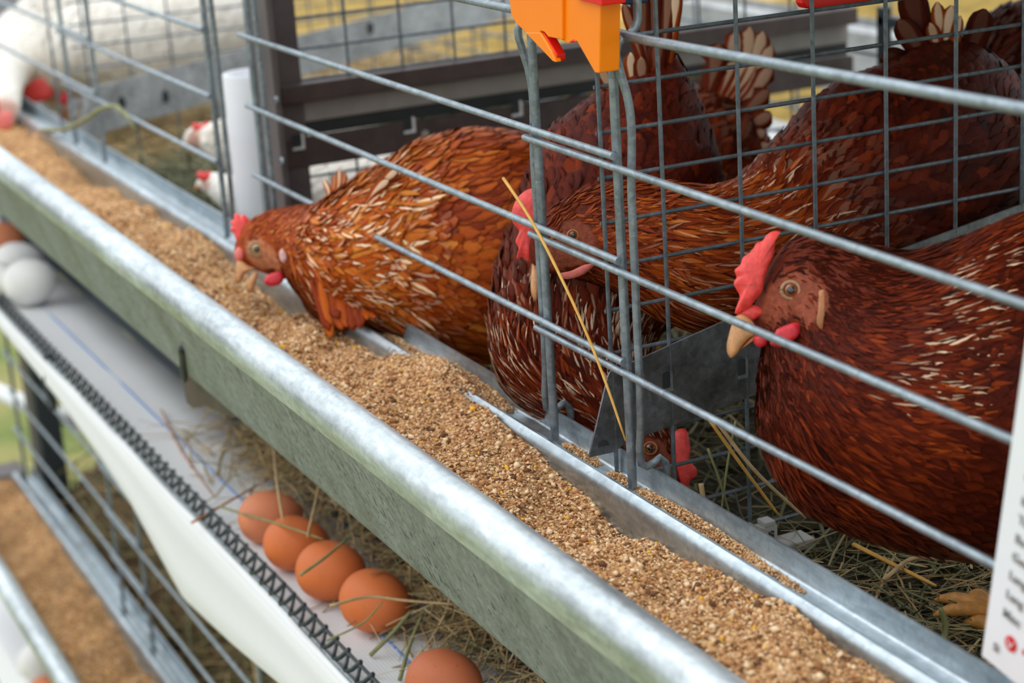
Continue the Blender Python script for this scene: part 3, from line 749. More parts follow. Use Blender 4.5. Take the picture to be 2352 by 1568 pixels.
        V = np.stack([A, B_, C_], 2).reshape(-1, 3)
        uvs = np.stack(np.broadcast_arrays(np.array([0, .5, 1.])[None, None, :], v[None, :, None], np.zeros((m, 1, 1))), 3)[..., :2].reshape(-1, 2)
        q = []
        for j in range(nv - 1):
            for k in range(2): q.append((3*j + k, 3*j + k + 1, 3*j + k + 4, 3*j + k + 3))
        F = (np.array(q)[None] + (3 * nv * np.arange(m))[:, None, None]).reshape(-1, 4)
        tn = np.interp(u, *tone) + rng.normal(0, jit, m); pl = np.clip(np.interp(u, *pale) * rng.uniform(.2, 1.5, m), 0, 1) * (rng.random(m) < pprob)
        if pth is not None: pl = pl * (((t - pth[0]) % (2*np.pi)) < (pth[1] - pth[0]))
        fc = np.repeat(np.stack([np.clip(tn, 0, 1), pl, rng.random(m)], 1), 3 * nv, 0)
        o = mk(name, V, F, mat, s.root, fcol=fc, uv=uvs, kind='stuff'); return o
    def quill(s, pix, d, wpx, tone, pale, mat='plumage_brown', name='tail_feather', bend=.25, label=None, rag=0.):
        """one long feather along photo pixels at distance d (number or pair)"""
        ds = np.linspace(d[0], d[1], len(pix)) if isinstance(d, tuple) else np.full(len(pix), d)
        c = smooth_path([at(a, b_, e_) for (a, b_), e_ in zip(pix, ds)], 14); n = len(c)
        Tn = np.gradient(c, axis=0); Tn /= np.linalg.norm(Tn, axis=1)[:, None]
        vd = c - CP; vd /= np.linalg.norm(vd, axis=1)[:, None]; Sd = np.cross(Tn, vd); Sd /= np.linalg.norm(Sd, axis=1)[:, None]
        v = np.linspace(0, 1, n); w = wpx * ds.mean() / FPX * .5 * np.interp(v, [0, .15, .5, .82, .94, 1], [.3, .6, .95, 1., .7, .12])
        cols = np.linspace(-1, 1, 7); V = []; U = []
        for i in range(n):
            for a in cols:
                jx = 1 + rag * rng.normal() * (abs(a) > .9)
                V.append(c[i] + Sd[i] * w[i] * a * jx + vd[i] * w[i] * bend * a * a); U.append(((a + 1) / 2, v[i]))
        k = len(cols); F = [(i*k + j, i*k + j + 1, (i+1)*k + j + 1, (i+1)*k + j) for i in range(n - 1) for j in range(k - 1)]
        fc = np.tile([tone, pale, rng.random()], (len(V), 1))
        o = mk(name, V, F, mat, s.root, fcol=fc, uv=U)
        md = o.modifiers.new('thickness', 'SOLIDIFY'); md.thickness = .0005
        if label: o['label'] = label
        return o
    def lobe(s, name, pix, d, t, mat):
        if d is None: d = min((s.surf(a, b_) - CP) @ VIEW for a, b_ in pix) - .0012
        P = [at(a, b_, d) for a, b_ in pix]
        # refine the outline a little so the lobe is smooth
        c = smooth_path(P + [P[0]], 4 * len(P) + 1)[:-1]
        return inflate(name, c, VIEW, t, mat, s.root)
    def eye(s, px, py, r, ring, iris='iris_amber', lid='eyelid_skin', sx=1.0):
        p = s.surf(px, py); d = (p - CP) @ VIEW; m_ = d / FPX; n_ = (CP - p) / np.linalg.norm(CP - p)
        # a lid ring, the eyeball and its pupil
        a = np.cross(n_, (0, 0, 1)); a /= np.linalg.norm(a); b_ = np.cross(a, n_)
        th = np.linspace(0, 2*np.pi, 25)
        e_ = ball('eye', p + n_ * r * m_ * .1, (r * m_, r * m_, r * m_ * .75), iris, s.root, 20, 14, axis=n_)
        pu = ball('pupil', p + n_ * r * m_ * .70, (r * m_ * .60, r * m_ * .60, r * m_ * .22), 'pupil_black', e_, 16, 10, axis=n_)
        tube('eyelid', [p + (a * math.cos(t) * (r + ring * .30) * sx + b_ * math.sin(t) * (r + ring * .22)) * m_ + n_ * (.28 + .12 * math.cos(2*t)) * r * m_ for t in th], ring * .30 * m_, lid, s.root, 8)
    def leg(s, hip, foot, px, mat='leg_yellow', fan=(-1, 0, 0)):
        hip, foot = np.array(hip, float), np.array(foot, float)
        l = tube('leg', smooth_path([hip, hip * .45 + foot * .55 + np.array([0, .004, 0]), foot + np.array([0, 0, .004])], 10), [px * 1.5] * 3 + [px] * 7, mat, s.root, 8)
        f = np.array(fan, float); f /= np.linalg.norm(f); sd = np.array([-f[1], f[0], 0])
        for k, (c_, l_) in enumerate(((-.55, .032), (0, .038), (.55, .032), (3.14, .016))):
            dd = f * math.cos(c_) + sd * math.sin(c_)
            pts = [foot + np.array([0, 0, .005]), foot + dd * l_ * .4 + np.array([0, 0, .0065]), foot + dd * l_ * .85 + np.array([0, 0, .0035]), foot + dd * l_ + np.array([0, 0, .001])]
            tube('toe', smooth_path(pts, 9), [px * .8] * 6 + [px * .6, px * .45, px * .15], mat, l, 8)

BR = 'plumage_brown'
# ---- hen A: eating at the left, head through the bars
A = Bird('brown_hen', 'orange-brown hen at left, head out through the bars, beak open over the feed', [
    (552, 606, 1.505, 16, 14, 20), (566, 592, 1.503, 40, 34, 32), (592, 576, 1.50, 66, 58, 46), (630, 562, 1.490, 78, 74, 56), (680, 556, 1.476, 82, 92, 66), (735, 562, 1.459, 98, 138, 90),
    (800, 572, 1.440, 140, 184, 122), (880, 572, 1.427, 188, 188, 152), (980, 570, 1.421, 245, 230, 186), (1090, 565, 1.417, 268, 268, 200), (1200, 545, 1.409, 252, 255, 195), (1310, 510, 1.40, 205, 190, 150), (1400, 470, 1.39, 110, 100, 90), (1450, 440, 1.385, 30, 30, 30)],
    'hen_skin_light', faces=((590, 585, 44), (622, 600, 34)))
A.feathers('head_feathers', 1500, .06, .27, ([0, .3], [.005, .010]), ([0, .3], [.0022, .0036]), ([0, .1, .3], [.58, .66, .76]), ([0, .12, .3], [0, .02, .2]), BR, (.0003, .0010), 'lance')
A.feathers('body_feathers', 4100, .28, .97, ([.4, .6, 1], [.017, .021, .026]), ([.4, .6, 1], [.010, .0125, .013]), ([.4, .55, .8, 1], [.74, .70, .62, .48]), ([.28, .42, .50, .56], [.5, .5, .1, .0]), BR, (.0006, .0026), 'round', .18, pprob=.5)
A.feathers('hackle_feathers', 2300, .20, .45, ([.2, .43], [.013, .027]), ([.2, .43], [.0042, .0085]), ([.2, .43], [.74, .88]), ([.2, .28, .35, .43], [.3, .8, 1., 1.]), BR, (.0008, .0046), 'lance', .32, pprob=.42)
A.feathers('breast_feathers', 420, .27, .40, ([.2, .43], [.020, .032]), ([.2, .43], [.006, .009]), ([.2, .43], [.62, .60]), ([.2, .43], [.0, .05]), BR, (.001, .006), 'round', .35, th=(np.pi * 1.25, np.pi * 1.62))
A.lobe('comb', [(574, 514), (569, 500), (560, 492), (551, 496), (546, 489), (538, 493), (537, 503), (529, 509), (533, 519), (529, 528), (537, 536), (541, 548), (548, 562), (556, 566), (562, 548), (568, 530)], 1.497, .0035, 'comb_red')
A.lobe('cere', [(538, 580), (548, 566), (560, 574), (558, 596), (546, 604), (539, 594)], 1.492, .004, 'comb_pink')
A.lobe('beak', [(543, 594), (556, 598), (572, 610), (590, 616), (578, 621), (563, 627), (556, 640), (549, 653), (544, 650), (541, 630)], 1.492, .0042, 'beak_horn')
A.lobe('jaw', [(594, 624), (590, 642), (584, 660), (574, 673), (568, 670), (566, 654), (574, 636), (584, 624)], 1.489, .0036, 'beak_horn')
A.lobe('wattle', [(606, 646), (612, 634), (628, 626), (648, 625), (653, 637), (645, 651), (628, 657), (612, 654)], 1.468, .0022, 'wattle_red')
A.lobe('ear_lobe', [(648, 570), (656, 580), (658, 598), (651, 604), (643, 594), (642, 578)], None, .0014, 'ear_pale')
A.eye(589, 572, 12.5, 13, 'iris_pale')
def cape(bird, name, specs, mat='plumage_brown'):
    for pix, d, w, tn, pa in specs: bird.quill(pix, d, w, tn, pa, mat, name, .3, rag=.1)
q_ = []
for k in range(17):                                            # breast fringe hanging over the trough rim
    x0 = 712 + k * 9 + rng.normal(0, 4); j = rng.normal(0, 8); xt = 750 + k * 7.4 + j; yt = 750 + rng.normal(0, 11) - max(0, k - 9) * 3.2
    q_.append(([(x0, 625 + rng.normal(0, 16)), ((x0 + xt) / 2 + 2, 700 + 5 * (k % 2)), (xt, yt)], (1.408, 1.398 - .0006 * k), 18 + 4 * (k % 4), float(np.clip(.60 + rng.normal(0, .13), 0, 1)), 0.))
for k in range(10):                                            # hackle fringe over the shoulder
    y0 = 470 + k * 14; j = rng.normal(0, 6)
    q_.append(([(800 + j, y0 - (6 - k) * 2), (850 + j, y0 - (7 - k) * 5), (900 + j * 2 + 14 * math.sin(k), y0 - (6 - k) * 8)], (1.388, 1.380), 13 + 4 * (k % 3), .80, (1., .2, .9)[k % 3]))
for k in range(9):                                             # raised feathers on the nape
    q_.append(([(742 + k * 10, 480 - k * 4), (755 + k * 11, 440 - k * 5), (752 + k * 13 + rng.normal(0, 5), 404 - k * 2 + rng.normal(0, 6))], (1.445, 1.448 - .002 * k), 13, .84, (1., .3)[k % 2]))
for pix in ([(836, 500), (868, 470), (905, 452)], [(842, 520), (880, 492), (922, 476)], [(846, 540), (886, 518), (926, 508)], [(838, 470), (862, 438), (892, 412)], [(850, 452), (880, 418), (914, 388)], [(852, 560), (890, 548), (930, 546)]):
    q_.append((pix, (1.382, 1.374), 26, .70, 1.))
cape(A, 'fringe_feather', q_)
A.leg((-.42, .10, -.03), (-.43, .095, floor_z(.095)), .0042, fan=(-.6, -1, 0)); A.leg((-.33, .16, -.03), (-.34, .15, floor_z(.15)), .0042, fan=(-.6, -1, 0))

# ---- hen E: front right
E_ = Bird('brown_hen', 'large dark red-brown hen at right, red comb, orange eye, head before the divider', [
    (1722, 724, 1722, 758, 1.000, 14), (1738, 690, 1724, 772, .999, 34), (1770, 606, 1738, 790, .997, 56), (1815, 553, 1752, 802, .995, 70), (1880, 534, 1742, 852, .992, 86), (1950, 546, 1737, 915, .989, 106), (2020, 566, 1738, 985, .986, 138),
    (2090, 576, 1768, 1070, .985, 176), (2160, 562, 1830, 1155, .985, 214), (2230, 540, 1925, 1212, .986, 248), (2300, 512, 2050, 1255, .989, 275), (2400, 480, 2200, 1285, .995, 288), (2520, 470, 2400, 1285, 1.003, 285), (2650, 490, 2590, 1200, 1.015, 250), (2760, 540, 2730, 1050, 1.027, 185), (2850, 600, 2845, 900, 1.036, 105), (2900, 690, 2900, 740, 1.042, 25)],
    'hen_skin_dark', faces=((1828, 668, 62), (1776, 700, 48), (1862, 700, 50)), ends=True)
E_.feathers('head_feathers', 2600, .05, .26, ([0, .3], [.0042, .010]), ([0, .3], [.0016, .0030]), ([0, .15, .3], [.10, .20, .26]), ([0, .2, .3], [.0, .0, .05]), BR, (.0002, .0009), 'lance')
E_.feathers('body_feathers', 3300, .38, .98, ([.4, .5, .7, 1], [.013, .017, .019, .022]), ([.4, .5, .7, 1], [.0095, .0140, .0150, .014]), ([.4, .6, .8, 1], [.30, .27, .24, .22]), ([.4, .6, 1], [.0, .0, .0]), BR, (.0005, .0018), 'round', .12, jit=.07)
E_.feathers('breast_feathers', 1300, .20, .43, ([.2, .5], [.013, .022]), ([.2, .5], [.0042, .0075]), ([.2, .35, .5], [.30, .40, .33]), ([.2, .5], [.0, .0]), BR, (.0006, .0026), 'lance', .28, th=(np.pi * .98, np.pi * 1.7))
E_.feathers('hackle_feathers', 2900, .20, .45, ([.2, .44], [.011, .025]), ([.2, .44], [.0026, .0054]), ([.2, .3, .44], [.26, .36, .46]), ([.2, .27, .31, .40, .44], [.0, .0, .6, 1., .5]), BR, (.0006, .0022), 'lance', .13, th=(-.9, np.pi * .8), pprob=.27, pth=(-.22, .9))
E_.lobe('comb', [(1793, 532), (1783, 548), (1777, 585), (1767, 608), (1757, 640), (1749, 673), (1734, 690), (1722, 706), (1688, 719), (1692, 703), (1699, 679), (1690, 662), (1685, 650), (1692, 637), (1687, 621), (1701, 607), (1706, 592), (1722, 580), (1731, 569), (1738, 557), (1751, 553), (1760, 540), (1780, 530)], .985, .0042, 'comb_red')
E_.lobe('cere', [(1692, 716), (1715, 703), (1745, 704), (1758, 716), (1744, 728), (1722, 738), (1698, 732)], .988, .003, 'comb_red')
E_.lobe('beak', [(1686, 728), (1704, 722), (1720, 730), (1736, 752), (1738, 766), (1722, 777), (1704, 796), (1690, 815), (1679, 822), (1671, 811), (1669, 796), (1674, 768)], .9835, .0052, 'beak_horn')
E_.lobe('jaw', [(1738, 764), (1742, 772), (1728, 784), (1708, 798), (1698, 804), (1712, 786), (1724, 774)], .984, .004, 'beak_dark')
E_.lobe('wattle', [(1784, 756), (1806, 746), (1834, 742), (1837, 764), (1818, 785), (1790, 797), (1770, 792)], None, .0026, 'wattle_red')
E_.lobe('wattle', [(1729, 776), (1745, 768), (1762, 774), (1760, 792), (1744, 797), (1733, 790)], None, .0026, 'wattle_red')
E_.lobe('ear_lobe', [(1881, 668), (1891, 664), (1895, 690), (1893, 728), (1886, 756), (1878, 747), (1879, 710)], None, .0009, 'beak_dark')
E_.eye(1816, 666, 16, 15, 'iris_amber')
E_.feathers('face_bristles', 260, .04, .26, ([0, .3], [.0030, .0046]), ([0, .3], [.0007, .0011]), ([0, .3], [.36, .46]), ([0, .3], [0, 0]), BR, (.0002, .0007), 'lance', .3, avoid=False, th=(-1.2, 1.0))
E_.leg((.20, .13, -.02), on(2285, 1425, 2, -.080), .0052, fan=(-.95, -.3, 0)); E_.leg((.24, .09, -.02), on(2320, 1478, 2, -.084), .0052, fan=(-.9, .35, 0))

# ---- hen D: behind the divider, tail towards the right, head beside the posts
D = Bird('brown_hen', 'brown hen behind the divider, raised tail at top right, face behind the double posts', [
    (1232, 618, 1.186, 14, 14, 14), (1250, 598, 1.184, 48, 40, 36), (1288, 570, 1.178, 84, 74, 50), (1340, 552, 1.170, 110, 98, 60), (1420, 545, 1.162, 128, 126, 76), (1520, 560, 1.163, 142, 160, 112), (1640, 580, 1.172, 150, 185, 140),
    (1770, 560, 1.20, 165, 205, 175), (1900, 490, 1.232, 205, 245, 215), (2020, 410, 1.262, 235, 285, 235), (2110, 320, 1.285, 205, 290, 215), (2155, 220, 1.30, 150, 220, 165), (2165, 140, 1.308, 95, 120, 100), (2165, 90, 1.312, 35, 40, 40)],
    'hen_skin_dark', faces=((1318, 560, 62), (1272, 590, 40)))
D.feathers('head_feathers', 1500, .05, .22, ([0, .3], [.005, .011]), ([0, .3], [.0022, .0036]), ([0, .1, .3], [.42, .55, .64]), ([0, .3], [0, .1]), BR, (.0003, .0010), 'lance')
D.feathers('hackle_feathers', 2600, .16, .48, ([.16, .48], [.013, .026]), ([.16, .48], [.0034, .0058]), ([.16, .3, .48], [.58, .62, .52]), ([.16, .3, .4, .48], [.1, .3, .7, .5]), BR, (.0006, .0026), 'lance', .22, pprob=.3)
D.feathers('body_feathers', 3600, .44, .97, ([.4, .7, 1], [.018, .022, .028]), ([.4, .7, 1], [.011, .015, .018]), ([.4, .55, .7, 1], [.40, .28, .22, .26]), ([.4, .6, 1], [.15, .0, .0]), BR, (.0006, .003), 'round', .18, jit=.08)
D.lobe('comb', [(1228, 431), (1210, 436), (1196, 446), (1182, 466), (1175, 490), (1178, 512), (1192, 530), (1184, 556), (1192, 572), (1186, 594), (1203, 590), (1212, 600), (1226, 580), (1236, 556), (1240, 520), (1238, 470)], 1.186, .004, 'comb_red')
D.lobe('beak', [(1222, 604), (1240, 612), (1250, 626), (1240, 652), (1236, 680), (1232, 692), (1224, 684), (1219, 664), (1220, 632)], 1.182, .0042, 'beak_horn')
D.lobe('wattle', [(1280, 628), (1310, 622), (1350, 606), (1366, 606), (1352, 622), (1320, 638), (1296, 640)], None, .0022, 'comb_pink')
D.eye(1316, 540, 10, 8, 'iris_amber', 'beak_dark')
for pix, w, tn, pa in (([(2160, 170), (2150, 100), (2136, 52)], 34, .62, .7), ([(2165, 170), (2160, 80), (2152, 4)], 34, .72, .9), ([(2170, 165), (2172, 90), (2186, 12)], 40, .76, 1.), ([(2180, 170), (2192, 110), (2206, 36)], 22, .72, .9), ([(2150, 190), (2110, 110), (2062, 45)], 58, .30, .1), ([(2140, 200), (2078, 150), (2022, 130)], 62, .22, .05), ([(2150, 150), (2110, 60), (2088, -30)], 70, .24, .05),
                       ([(2190, 190), (2240, 90), (2262, 20)], 60, .22, .05), ([(2165, 260), (2120, 200), (2082, 172)], 44, .55, .5), ([(2160, 250), (2150, 190), (2140, 150)], 56, .40, .1), ([(2185, 250), (2200, 190), (2206, 130)], 60, .52, .2)):
    D.quill(pix, (1.292, 1.27), w, tn, pa)
D.leg((-.14, .25, 0), (-.14, .24, floor_z(.24)), .0045, fan=(-.3, -1, 0)); D.leg((-.17, .31, 0), (-.17, .30, floor_z(.30)), .0045, fan=(-.3, -1, 0))

# ---- hen B: in the middle, tail up, neck bent down, face under the plate
B = Bird('brown_hen', 'brown hen in the middle, tail up behind the orange clip, face low under the plate', [
    (1556, 1128, 1.188, 12, 12, 12), (1540, 1108, 1.19, 32, 32, 28), (1524, 1070, 1.194, 54, 52, 42), (1494, 1022, 1.198, 66, 66, 54), (1448, 972, 1.204, 88, 88, 70), (1390, 905, 1.212, 130, 140, 96), (1345, 815, 1.222, 172, 205, 130), (1335, 705, 1.232, 200, 205, 165),
    (1370, 590, 1.245, 235, 205, 190), (1425, 460, 1.258, 225, 215, 195), (1465, 345, 1.268, 195, 190, 165), (1492, 250, 1.272, 128, 122, 110), (1506, 180, 1.274, 76, 76, 70), (1512, 130, 1.275, 30, 30, 30)],
    'hen_skin_dark', faces=((1500, 1046, 44), (1530, 1092, 30)), up=(1, 0, 0))
B.feathers('head_feathers', 900, .05, .2, ([0, .3], [.005, .010]), ([0, .3], [.0018, .0034]), ([0, .3], [.22, .35]), ([0, .3], [.3, .4]), BR, (.0003, .0010), 'lance')
B.feathers('hackle_feathers', 2300, .15, .44, ([.15, .44], [.012, .022]), ([.15, .44], [.003, .0055]), ([.15, .44], [.36, .40]), ([.15, .25, .4, .44], [.3, .8, .9, .4]), BR, (.0006, .0024), 'lance', .2, pprob=.5)
B.feathers('body_feathers', 3600, .38, .98, ([.4, .7, 1], [.016, .021, .03]), ([.4, .7, 1], [.010, .014, .015]), ([.4, .6, .8, 1], [.34, .28, .26, .32]), ([.4, .5, 1], [.12, .0, .0]), BR, (.0006, .0034), 'round', .22, jit=.08, fluff=.5)
B.lobe('comb', [(1548, 992), (1562, 984), (1574, 985), (1582, 1002), (1586, 1030), (1585, 1060), (1600, 1076), (1600, 1092), (1586, 1102), (1578, 1122), (1566, 1112), (1556, 1085), (1547, 1048)], 1.186, .0035, 'comb_red')
B.lobe('beak', [(1536, 1100), (1560, 1108), (1572, 1128), (1572, 1150), (1560, 1152), (1544, 1132)], 1.184, .0036, 'beak_horn')
B.eye(1494, 1029, 12, 8, 'iris_amber', 'beak_dark')
for pix, w, tn, pa in (([(1490, 190), (1462, 100), (1432, 6)], 26, .46, .2), ([(1498, 190), (1478, 90), (1468, -30)], 48, .32, .1), ([(1505, 190), (1500, 80), (1496, -50)], 52, .30, .1), ([(1520, 190), (1528, 80), (1540, -50)], 36, .36, .2), ([(1528, 190), (1542, 70), (1556, -30)], 36, .66, .95), ([(1470, 240), (1452, 180), (1448, 120)], 34, .62, .9), ([(1440, 260), (1400, 200), (1378, 150)], 36, .50, .6), ([(1500, 230), (1506, 160), (1512, 90)], 44, .34, .1), ([(1480, 250), (1475, 190), (1472, 130)], 40, .40, .3)):
    B.quill(pix, (1.262, 1.245), w, tn, pa)
B.leg((-.2, .10, -.01), (-.2, .09, floor_z(.09)), .0045, fan=(-.2, -1, 0)); B.leg((-.25, .15, -.01), (-.25, .14, floor_z(.14)), .0045, fan=(-.2, -1, 0))

# ---- hen C: only its ragged rear shows behind the middle hen
Cc = Bird('brown_hen', 'lighter brown hen with a ragged fanned tail, behind the middle hen', [
    (1130, 470, 1.56, 14, 14, 14), (1150, 450, 1.558, 42, 36, 34), (1185, 425, 1.555, 56, 54, 46), (1230, 410, 1.55, 66, 76, 60), (1290, 400, 1.545, 100, 120, 100), (1380, 390, 1.535, 150, 160, 140), (1480, 370, 1.52, 165, 180, 160), (1580, 350, 1.505, 160, 180, 150), (1650, 310, 1.495, 125, 150, 115), (1700, 270, 1.49, 75, 95, 70), (1720, 250, 1.488, 20, 20, 20)],
    'hen_skin_light')
Cc.feathers('body_feathers', 2200, .15, .97, ([0, 1], [.018, .032]), ([0, 1], [.010, .016]), ([0, .7, 1], [.34, .38, .46]), ([0, 1], [.05, .1]), BR, (.001, .005), 'fluff', .3, fluff=.6)
for pix, w, tn, pa in (([(1640, 250), (1680, 150), (1690, 70)], 58, .56, .6), ([(1650, 250), (1705, 150), (1722, 62)], 62, .60, .75), ([(1660, 250), (1725, 160), (1752, 72)], 60, .60, .8), ([(1660, 260), (1735, 180), (1772, 104)], 54, .56, .7), ([(1660, 270), (1735, 205), (1772, 150)], 50, .50, .5), ([(1620, 240), (1640, 160), (1650, 100)], 60, .42, .2),
                       ([(1660, 290), (1720, 250), (1766, 205)], 44, .44, .2), ([(1660, 310), (1720, 290), (1772, 260)], 46, .46, .3), ([(1660, 330), (1720, 320), (1758, 300)], 44, .50, .5), ([(1650, 350), (1710, 355), (1768, 330)], 46, .52, .6), ([(1640, 380), (1700, 390), (1770, 375)], 48, .56, .7), ([(1630, 400), (1690, 420), (1755, 425)], 50, .50, .5), ([(1620, 410), (1670, 440), (1715, 470)], 50, .42, .3)):
    Cc.quill(pix, (1.48, 1.47), w, tn, pa, rag=.22)
Cc.leg((-.42, .28, 0), (-.42, .27, floor_z(.27)), .0045); Cc.leg((-.37, .33, 0), (-.37, .32, floor_z(.32)), .0045)

# ---- hen G: dark hump right of the raised tail
G = Bird('brown_hen', 'dark brown hen hump at the top right corner, beyond the raised tail', [
    (2090, 470, 1.50, 14, 14, 14), (2110, 450, 1.50, 42, 36, 34), (2150, 420, 1.498, 58, 56, 46), (2200, 390, 1.49, 90, 100, 80), (2270, 320, 1.475, 170, 190, 150), (2370, 240, 1.465, 225, 230, 190), (2480, 180, 1.455, 200, 210, 180), (2570, 120, 1.45, 110, 120, 100), (2610, 90, 1.447, 25, 25, 25)],
    'hen_skin_dark')
G.feathers('body_feathers', 2200, .1, .97, ([0, 1], [.016, .030]), ([0, 1], [.010, .016]), ([0, 1], [.22, .2]), ([0, 1], [.04, .03]), BR, (.001, .004), 'round', .25, jit=.08)
G.leg((-.05, .45, 0), (-.06, .44, floor_z(.44)), .0045); G.leg((-.1, .50, 0), (-.1, .49, floor_z(.49)), .0045)

# ---- white hens of the farther compartments
WH = 'plumage_white'
def white(label, st, faces, comb, combd, extra=(), n=1500, tone=.6):
    b_ = Bird('white_hen', label, st, 'hen_skin_white', faces=faces, group=None, M=60, K=28)
    b_.feathers('body_feathers', n, .12, .97, ([0, .3, 1], [.010, .018, .026]), ([0, .3, 1], [.005, .011, .014]), ([0, 1], [tone, tone]), ([0, 1], [.0, .2]), WH, (.0006, .0024), 'round', .2)
    if comb: b_.lobe('comb', comb, combd, .004, 'comb_red')
    for nm, pix, d, mat in extra: b_.lobe(nm, pix, d, .003, mat)
    return b_
white('white hen lying behind the white pipe, small red comb', [(452, 428, 1.90, 8, 8, 8), (464, 424, 1.90, 18, 16, 16), (484, 422, 1.895, 26, 26, 22), (515, 434, 1.89, 36, 40, 34), (560, 452, 1.885, 54, 58, 56), (640, 462, 1.88, 76, 74, 80), (760, 452, 1.875, 92, 84, 96), (880, 440, 1.87, 96, 84, 100), (980, 420, 1.87, 66, 60, 70), (1030, 405, 1.87, 16, 16, 16)], ((470, 424, 12),), [(456, 412), (452, 398), (460, 392), (468, 398), (476, 392), (484, 400), (482, 412), (470, 416)], 1.888, (('beak', [(446, 428), (456, 424), (462, 430), (450, 438)], 1.895, 'beak_horn'),))
white('pinkish white hen head with a red comb, left of the white pipe top', [(424, 330, 2.05, 8, 8, 8), (436, 322, 2.05, 20, 18, 18), (458, 314, 2.045, 28, 28, 24), (490, 318, 2.04, 40, 42, 36), (540, 330, 2.03, 66, 66, 60), (620, 332, 2.02, 90, 84, 86), (720, 320, 2.01, 90, 84, 86), (800, 300, 2.0, 56, 50, 50), (840, 290, 2.0, 14, 14, 14)], ((445, 318, 22),), [(446, 300), (440, 288), (450, 282), (462, 286), (474, 280), (488, 286), (494, 298), (482, 306), (462, 302)], 2.036, (('beak', [(416, 332), (430, 324), (436, 332), (422, 342)], 2.045, 'beak_horn'),), 900, .3)
white('large white hen at top left reaching right-most into the trough, red comb hanging', [(150, 262, 2.62, 7, 7, 7), (143, 246, 2.62, 22, 22, 20), (132, 222, 2.615, 36, 36, 28), (148, 178, 2.60, 66, 60, 48), (190, 125, 2.58, 118, 100, 76), (280, 85, 2.56, 136, 112, 110), (400, 60, 2.54, 150, 112, 124), (510, 40, 2.52, 140, 105, 118), (610, 10, 2.50, 90, 80, 90), (660, -10, 2.49, 20, 20, 20)], ((128, 222, 30),), [(112, 182), (98, 176), (84, 184), (70, 186), (52, 196), (44, 212), (56, 222), (70, 236), (92, 234), (112, 228), (122, 204)], 2.585, (('wattle', [(140, 214), (152, 212), (156, 228), (148, 244), (140, 236)], 2.575, 'wattle_red'), ('beak', [(140, 252), (156, 250), (158, 270), (148, 276)], 2.6, 'beak_dark')))
white('white hen at the far left edge with pale pink face and wattle', [(12, 300, 2.36, 8, 8, 8), (12, 280, 2.36, 24, 24, 22), (10, 248, 2.37, 36, 36, 30), (4, 205, 2.43, 46, 46, 38), (10, 160, 2.54, 62, 58, 50), (50, 118, 2.68, 86, 80, 66), (130, 85, 2.745, 116, 100, 84), (240, 60, 2.755, 128, 110, 90), (360, 30, 2.75, 110, 95, 84), (440, 10, 2.745, 55, 55, 50), (470, 5, 2.745, 12, 12, 12)], ((12, 246, 36),), [(-30, 230), (-16, 218), (-6, 226), (-2, 246), (-12, 262), (-26, 256)], 2.34, (('wattle', [(4, 254), (24, 258), (30, 280), (16, 300), (-6, 296), (-8, 270)], 2.325, 'comb_pink'),))

# ================================================================== hay
def hay(name, label, n, xr, yr, zf, Lr, Wr, tint, tilt=.22, az=None, seedtop=0., parent=None, pile=None):
    x = rng.uniform(*xr, n); y = rng.uniform(*yr, n); z = zf(x, y) + rng.random(n) ** 1.5 * seedtop
    if pile is not None:
        k = rng.random(n) < pile(x, y); x, y, z = x[k], y[k], z[k]; n = len(x)
    a = rng.uniform(0, 2*np.pi, n) if az is None else rng.normal(az, .7, n)
    tl = rng.normal(.05, tilt, n); L = rng.uniform(*Lr, n) * rng.uniform(.5, 1, n); Wd = rng.uniform(*Wr, n) * .5
    d = np.stack([np.cos(a)*np.cos(tl), np.sin(a)*np.cos(tl), np.sin(tl)], 1); up = np.array([0, 0, 1.]); s = np.cross(d, up); s /= np.linalg.norm(s, axis=1)[:, None]; o = np.cross(s, d)
    bend = rng.normal(0, .10, n); bz = rng.normal(-.03, .07, n); P = np.stack([x, y, z], 1); V = []
    for v in (-.5, -.17, .17, .5):
        c = P + d * (L * v)[:, None] + s * (bend * L * (v*v - .08) * 2)[:, None] + o * (bz * L * (v*v - .08) * 2)[:, None]
        w = (Wd * (1 - .55 * abs(v)))[:, None]
        for (p, q) in ((-1, 0), (1, 0), (0, .55)): V.append(c + s * w * p + o * w * q)
    V = np.stack(V, 1).reshape(-1, 3); f = []
    for j in range(3):
        for k in range(3): f.append((3*j+k, 3*j+(k+1) % 3, 3*j+3+(k+1) % 3, 3*j+3+k))
    F = (np.array(f)[None] + 12*np.arange(n)[:, None, None]).reshape(-1, 4)
    t_ = np.clip(rng.normal(tint[0], tint[1], n), 0, 1)
    h = mk(name, V, F, 'hay_mix', parent, False, tint=np.repeat(t_, 12), kind='stuff')
    if parent is None: centre(h); tag(h, label, 'hay', kind='stuff')
    return h
def bed(parent_loc, name, xr, yr, zf, mat, nx=80, ny=40, amp=.004):
    xs = np.linspace(*xr, nx); ys = np.linspace(*yr, ny); X, Y = np.meshgrid(xs, ys, indexing='ij'); Z = zf(X, Y) + rng.normal(0, amp, X.shape)
    I, J = np.meshgrid(np.arange(nx-1), np.arange(ny-1), indexing='ij'); a0 = (I*ny + J).ravel()
    return np.stack([X, Y, Z], 2).reshape(-1, 3), np.stack([a0, a0+ny, a0+ny+1, a0+1], 1)
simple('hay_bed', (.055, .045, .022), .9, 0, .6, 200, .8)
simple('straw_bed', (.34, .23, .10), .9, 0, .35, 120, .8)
simple('brown_bed', (.15, .09, .04), .9, 0, .5, 120, .8)
